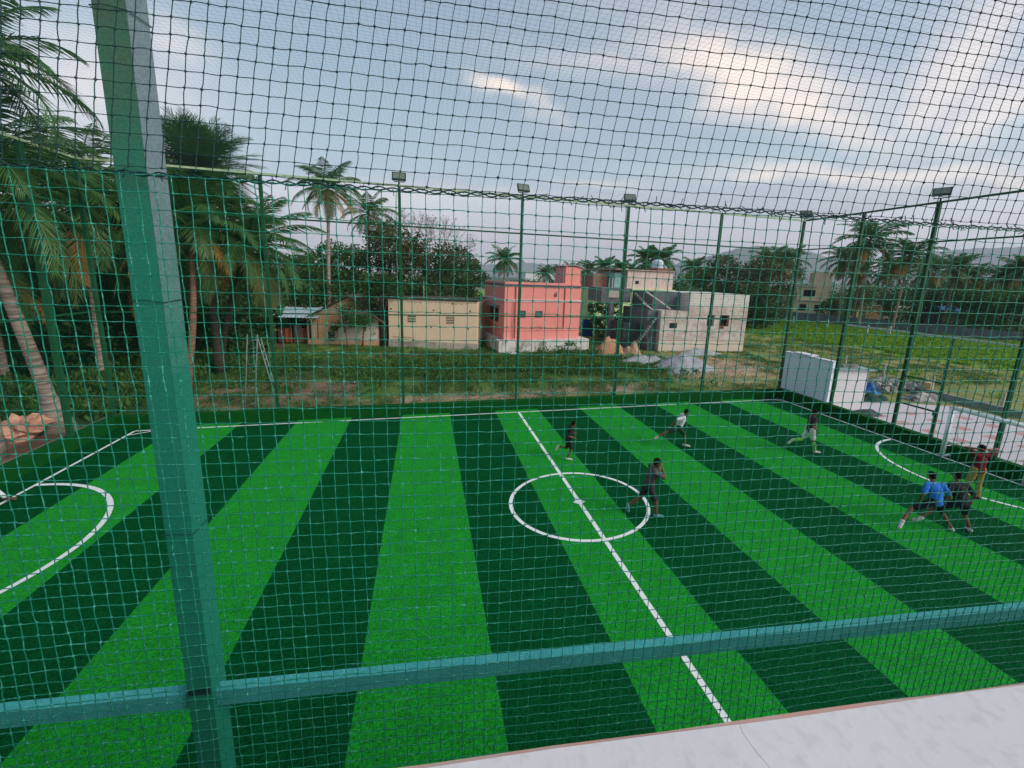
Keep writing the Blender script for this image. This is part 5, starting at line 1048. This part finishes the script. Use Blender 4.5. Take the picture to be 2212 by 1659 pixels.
    fuse(b, 'trousers' if long else 'shorts', shorts, .012, body, 2)
    for s in 'LR':
        an, toe, kn = g('an'+s), g('toe'+s), g('kn'+s)
        if shoe: b = MB(); heel = an+(an-toe).normalized()*.035*S; capsule(b, heel-Vector((0, 0, .018*S)), toe+(toe-an).normalized()*.015*S, .046*S, .038*S); capsule(b, an, heel-Vector((0, 0, .015*S)), .042*S, .044*S); fuse(b, 'shoe', shoe, .010, body, 2)
        if socks: b = MB(); capsule(b, kn.lerp(an, .12), kn.lerp(an, .4), .058*S, .062*S); capsule(b, kn.lerp(an, .4), an, .062*S, .042*S); fuse(b, 'sock', socks, .010, body, 2)
    return body
def base_pose(): return dict(pelvis=(0, 0, .90), chest=(.02, 0, 1.20), neck=(.02, 0, 1.37), head=(.04, 0, 1.47), shL=(.02, .17, 1.32), shR=(.02, -.17, 1.32), hipL=(0, .085, .86), hipR=(0, -.085, .86),
    elL=(-.08, .24, 1.06), wrL=(.14, .20, .98), elR=(-.08, -.24, 1.06), wrR=(.14, -.20, .98), knL=(.04, .1, .46), anL=(0, .1, .07), toeL=(.15, .11, .035), knR=(.04, -.1, .46), anR=(0, -.1, .07), toeR=(.15, -.11, .035))
def pose(**k): p = base_pose(); p.update(k); return p
# 1 boy in black running right, back foot kicked up
J = pose(pelvis=(.02, 0, .86), chest=(.07, 0, 1.15), neck=(.10, 0, 1.31), head=(.15, 0, 1.40), shL=(.09, .16, 1.26), shR=(.07, -.16, 1.26), hipL=(.02, .08, .82), hipR=(.02, -.08, .82), elR=(-.08, -.24, 1.04), wrR=(.15, -.20, .96), elL=(.02, .26, 1.02), wrL=(.22, .20, 1.0),
         knR=(.10, -.09, .44), anR=(-.04, -.09, .08), toeR=(.12, -.09, .035), knL=(-.02, .09, .42), anL=(-.38, .10, .50), toeL=(-.44, .10, .36))
person('boy in black running on the far side of the centre circle', gp(1226, 992), R(-8), J, 1.42, cloth('black', (38, 34, 40)), cloth('darkgrey', (44, 34, 38)), M_shoe, None)
# 2 white shirt, long stride with trailing leg
J = pose(pelvis=(-.02, 0, .80), chest=(.08, 0, 1.08), neck=(.14, 0, 1.24), head=(.20, 0, 1.34), shL=(.12, .17, 1.20), shR=(.08, -.17, 1.20), hipL=(-.02, .085, .77), hipR=(-.02, -.085, .77), elR=(-.20, -.20, 1.12), wrR=(-.34, -.18, .90), elL=(.22, .20, 1.00), wrL=(.26, .10, 1.16),
         knL=(.26, .09, .48), anL=(.30, .09, .08), toeL=(.46, .08, .04), knR=(-.42, -.1, .62), anR=(-.78, -.10, .40), toeR=(-.88, -.10, .30))
person('runner in white t-shirt and dark shorts near the far touchline', gp(1462, 966), R(-18), J, 1.62, cloth('white', (222, 222, 225), (190, 192, 198)), cloth('darkgreen', (28, 62, 45)), M_shoe, None)
# 3 grey brown shirt, right hand raised to the face
J = pose(pelvis=(.0, 0, .84), chest=(.04, 0, 1.13), neck=(.08, 0, 1.30), head=(.13, 0, 1.40), shL=(.06, .17, 1.25), shR=(.06, -.17, 1.25), hipL=(0, .085, .80), hipR=(0, -.085, .80), elR=(.30, -.18, 1.12), wrR=(.24, -.12, 1.34), elL=(.30, .20, 1.14), wrL=(.20, .14, 1.38),
         knR=(.16, -.1, .44), anR=(.20, -.1, .08), toeR=(.36, -.1, .04), knL=(-.16, .1, .44), anL=(-.46, .1, .22), toeL=(-.44, .1, .06))
person('runner in grey brown shirt inside the right edge of the centre circle', gp(1396, 1113), R(-12), J, 1.66, cloth('taupe', (92, 80, 82), (72, 64, 68)), cloth('charcoal', (52, 48, 52)), cloth('tealshoe', (110, 160, 165), (70, 110, 118)), None)
# 4 maroon top, white shorts, neon socks
J = pose(pelvis=(.0, 0, .88), chest=(.02, 0, 1.17), neck=(.03, 0, 1.34), head=(.06, 0, 1.44), shL=(.05, .17, 1.29), shR=(.0, -.17, 1.29), hipL=(0, .09, .84), hipR=(0, -.09, .84), elR=(-.12, -.24, 1.06), wrR=(.05, -.24, .92), elL=(.14, .22, 1.06), wrL=(.24, .14, .98),
         knR=(.10, -.1, .46), anR=(.22, -.1, .08), toeR=(.38, -.1, .04), knL=(-.12, .1, .44), anL=(-.52, .1, .40), toeL=(-.62, .1, .28))
person('player in dark shirt, white shorts and neon green socks near the right', gp(1742, 976), R(-14), J, 1.66, cloth('maroondark', (72, 48, 52), (50, 38, 44)), cloth('whiteshorts', (222, 222, 210), (195, 198, 190)), M_shoe, cloth('neon', (140, 225, 90), (110, 190, 70)), sleeve=.55)
# 5 blue shirt seen from behind, wide stride
J = pose(pelvis=(.0, 0, .80), chest=(.10, 0, 1.08), neck=(.17, 0, 1.24), head=(.24, 0, 1.34), shL=(.13, .19, 1.19), shR=(.13, -.19, 1.19), hipL=(0, .09, .76), hipR=(0, -.09, .76), elL=(.0, .34, .96), wrL=(.10, .34, .74), elR=(.02, -.32, .96), wrR=(.10, -.34, .73),
         knL=(.10, .46, .50), anL=(-.12, .82, .24), toeL=(-.20, .93, .12), knR=(.12, -.32, .43), anR=(-.02, -.52, .07), toeR=(.10, -.60, .035))
person('player in bright blue shirt seen from behind, legs apart', gp(2008, 1143), R(72), J, 1.58, cloth('blue', (18, 88, 190), (50, 125, 205)), cloth('blackshorts', (30, 30, 42)), M_shoe, None, sleeve=.75)
def collar(body, J, S, M):
    b = MB(); c = (Vector(J['chest']).lerp(Vector(J['neck']), .72))*S; n = (Vector(J['neck'])-Vector(J['chest'])).normalized(); x = n.cross(Vector((0, 1, 0))).normalized(); y = n.cross(x)
    b.tube([tuple(c+(x*math.cos(k*.524)+y*math.sin(k*.524))*.088*S+n*.035*S) for k in range(13)], .013*S, 6); b.build('collar', M, body, True)
collar(bpy.data.objects[[o.name for o in bpy.data.objects if o.get('label', '').startswith('player in bright blue')][0]], J, .975, cloth('collar', (225, 228, 235)))
# 6 black shirt beside him
J = pose(pelvis=(.0, 0, .80), chest=(.12, .02, 1.08), neck=(.20, 0, 1.23), head=(.27, -.03, 1.33), shL=(.15, .19, 1.19), shR=(.15, -.17, 1.18), hipL=(0, .09, .76), hipR=(0, -.09, .76), elL=(.02, .30, .96), wrL=(.12, .32, .76), elR=(.06, -.32, .96), wrR=(.16, -.36, .76),
         knL=(.16, .42, .52), anL=(.06, .80, .24), toeL=(.08, .92, .16), knR=(.12, -.24, .42), anR=(.0, -.34, .07), toeR=(.12, -.40, .035))
person('player in black shirt crouching forward right of the blue one', gp(2062, 1146), R(70), J, 1.62, cloth('blackshirt', (40, 34, 38), (28, 28, 34)), cloth('navy', (24, 26, 48)), M_shoe, None, sleeve=.75)
# 7 maroon shirt, khaki trousers, hands behind the head
J = pose(shL=(.0, .18, 1.33), shR=(.0, -.18, 1.33), elL=(.04, .42, 1.52), wrL=(-.06, .16, 1.53), elR=(.04, -.42, 1.52), wrR=(-.06, -.16, 1.53), knL=(.05, .12, .46), anL=(-.02, .16, .07), toeL=(.12, .2, .035), knR=(.0, -.11, .46), anR=(-.06, -.12, .07), toeR=(.09, -.16, .035))
person('goalkeeper in maroon shirt and khaki trousers, hands behind his head', gp(2097, 1076), R(72), J, 1.66, cloth('maroon', (120, 18, 38), (95, 14, 30)), cloth('khaki', (170, 150, 80), (140, 122, 66)), cloth('browns', (90, 75, 60)), None, long=True, sleeve=.55, fist=.3)
# 8 player mostly outside the left edge, a foot in view
J = pose(pelvis=(-.1, 0, .84), chest=(-.12, 0, 1.13), neck=(-.1, 0, 1.30), head=(-.08, 0, 1.40), shL=(-.1, .17, 1.25), shR=(-.1, -.17, 1.25), hipL=(-.1, .085, .80), hipR=(-.1, -.085, .80), knL=(.16, .1, .52), anL=(.42, .1, .12), toeL=(.56, .1, .05), knR=(-.12, -.1, .44), anR=(-.30, -.1, .08), toeR=(-.16, -.1, .04), elL=(-.3, .24, 1.05), elR=(.05, -.26, 1.04), wrL=(-.35, .2, .85), wrR=(.2, -.2, 1.0))
P = gp(20, 1086); person('player stepping in at the left edge, white sock and foot visible', (P[0]-.50, P[1]-.1), R(10), J, 1.6, cloth('greyl', (120, 120, 125)), cloth('black2', (38, 38, 42)), cloth('browns', (90, 75, 60)), cloth('whitesock', (205, 210, 215)))

# ------------------------------------------------------------------ haze
def haze():
    b = MB(); b.box(-6300, 6300, -900, 6300, -7, 520); M = bpy.data.materials.new('haze_air'); M.use_nodes = True; t = M.node_tree; t.nodes.clear()
    v = N(t, 'ShaderNodeVolumePrincipled'); v.inputs['Color'].default_value = (.80, .87, 1.0, 1); v.inputs['Density'].default_value = HAZE; v.inputs['Anisotropy'].default_value = .1
    o = N(t, 'ShaderNodeOutputMaterial'); t.links.new(v.outputs[0], o.inputs['Volume']); tag(b.build('haze', M), 'pale evening haze over the fields and hills', kind='stuff')
HAZE = .0002
haze()
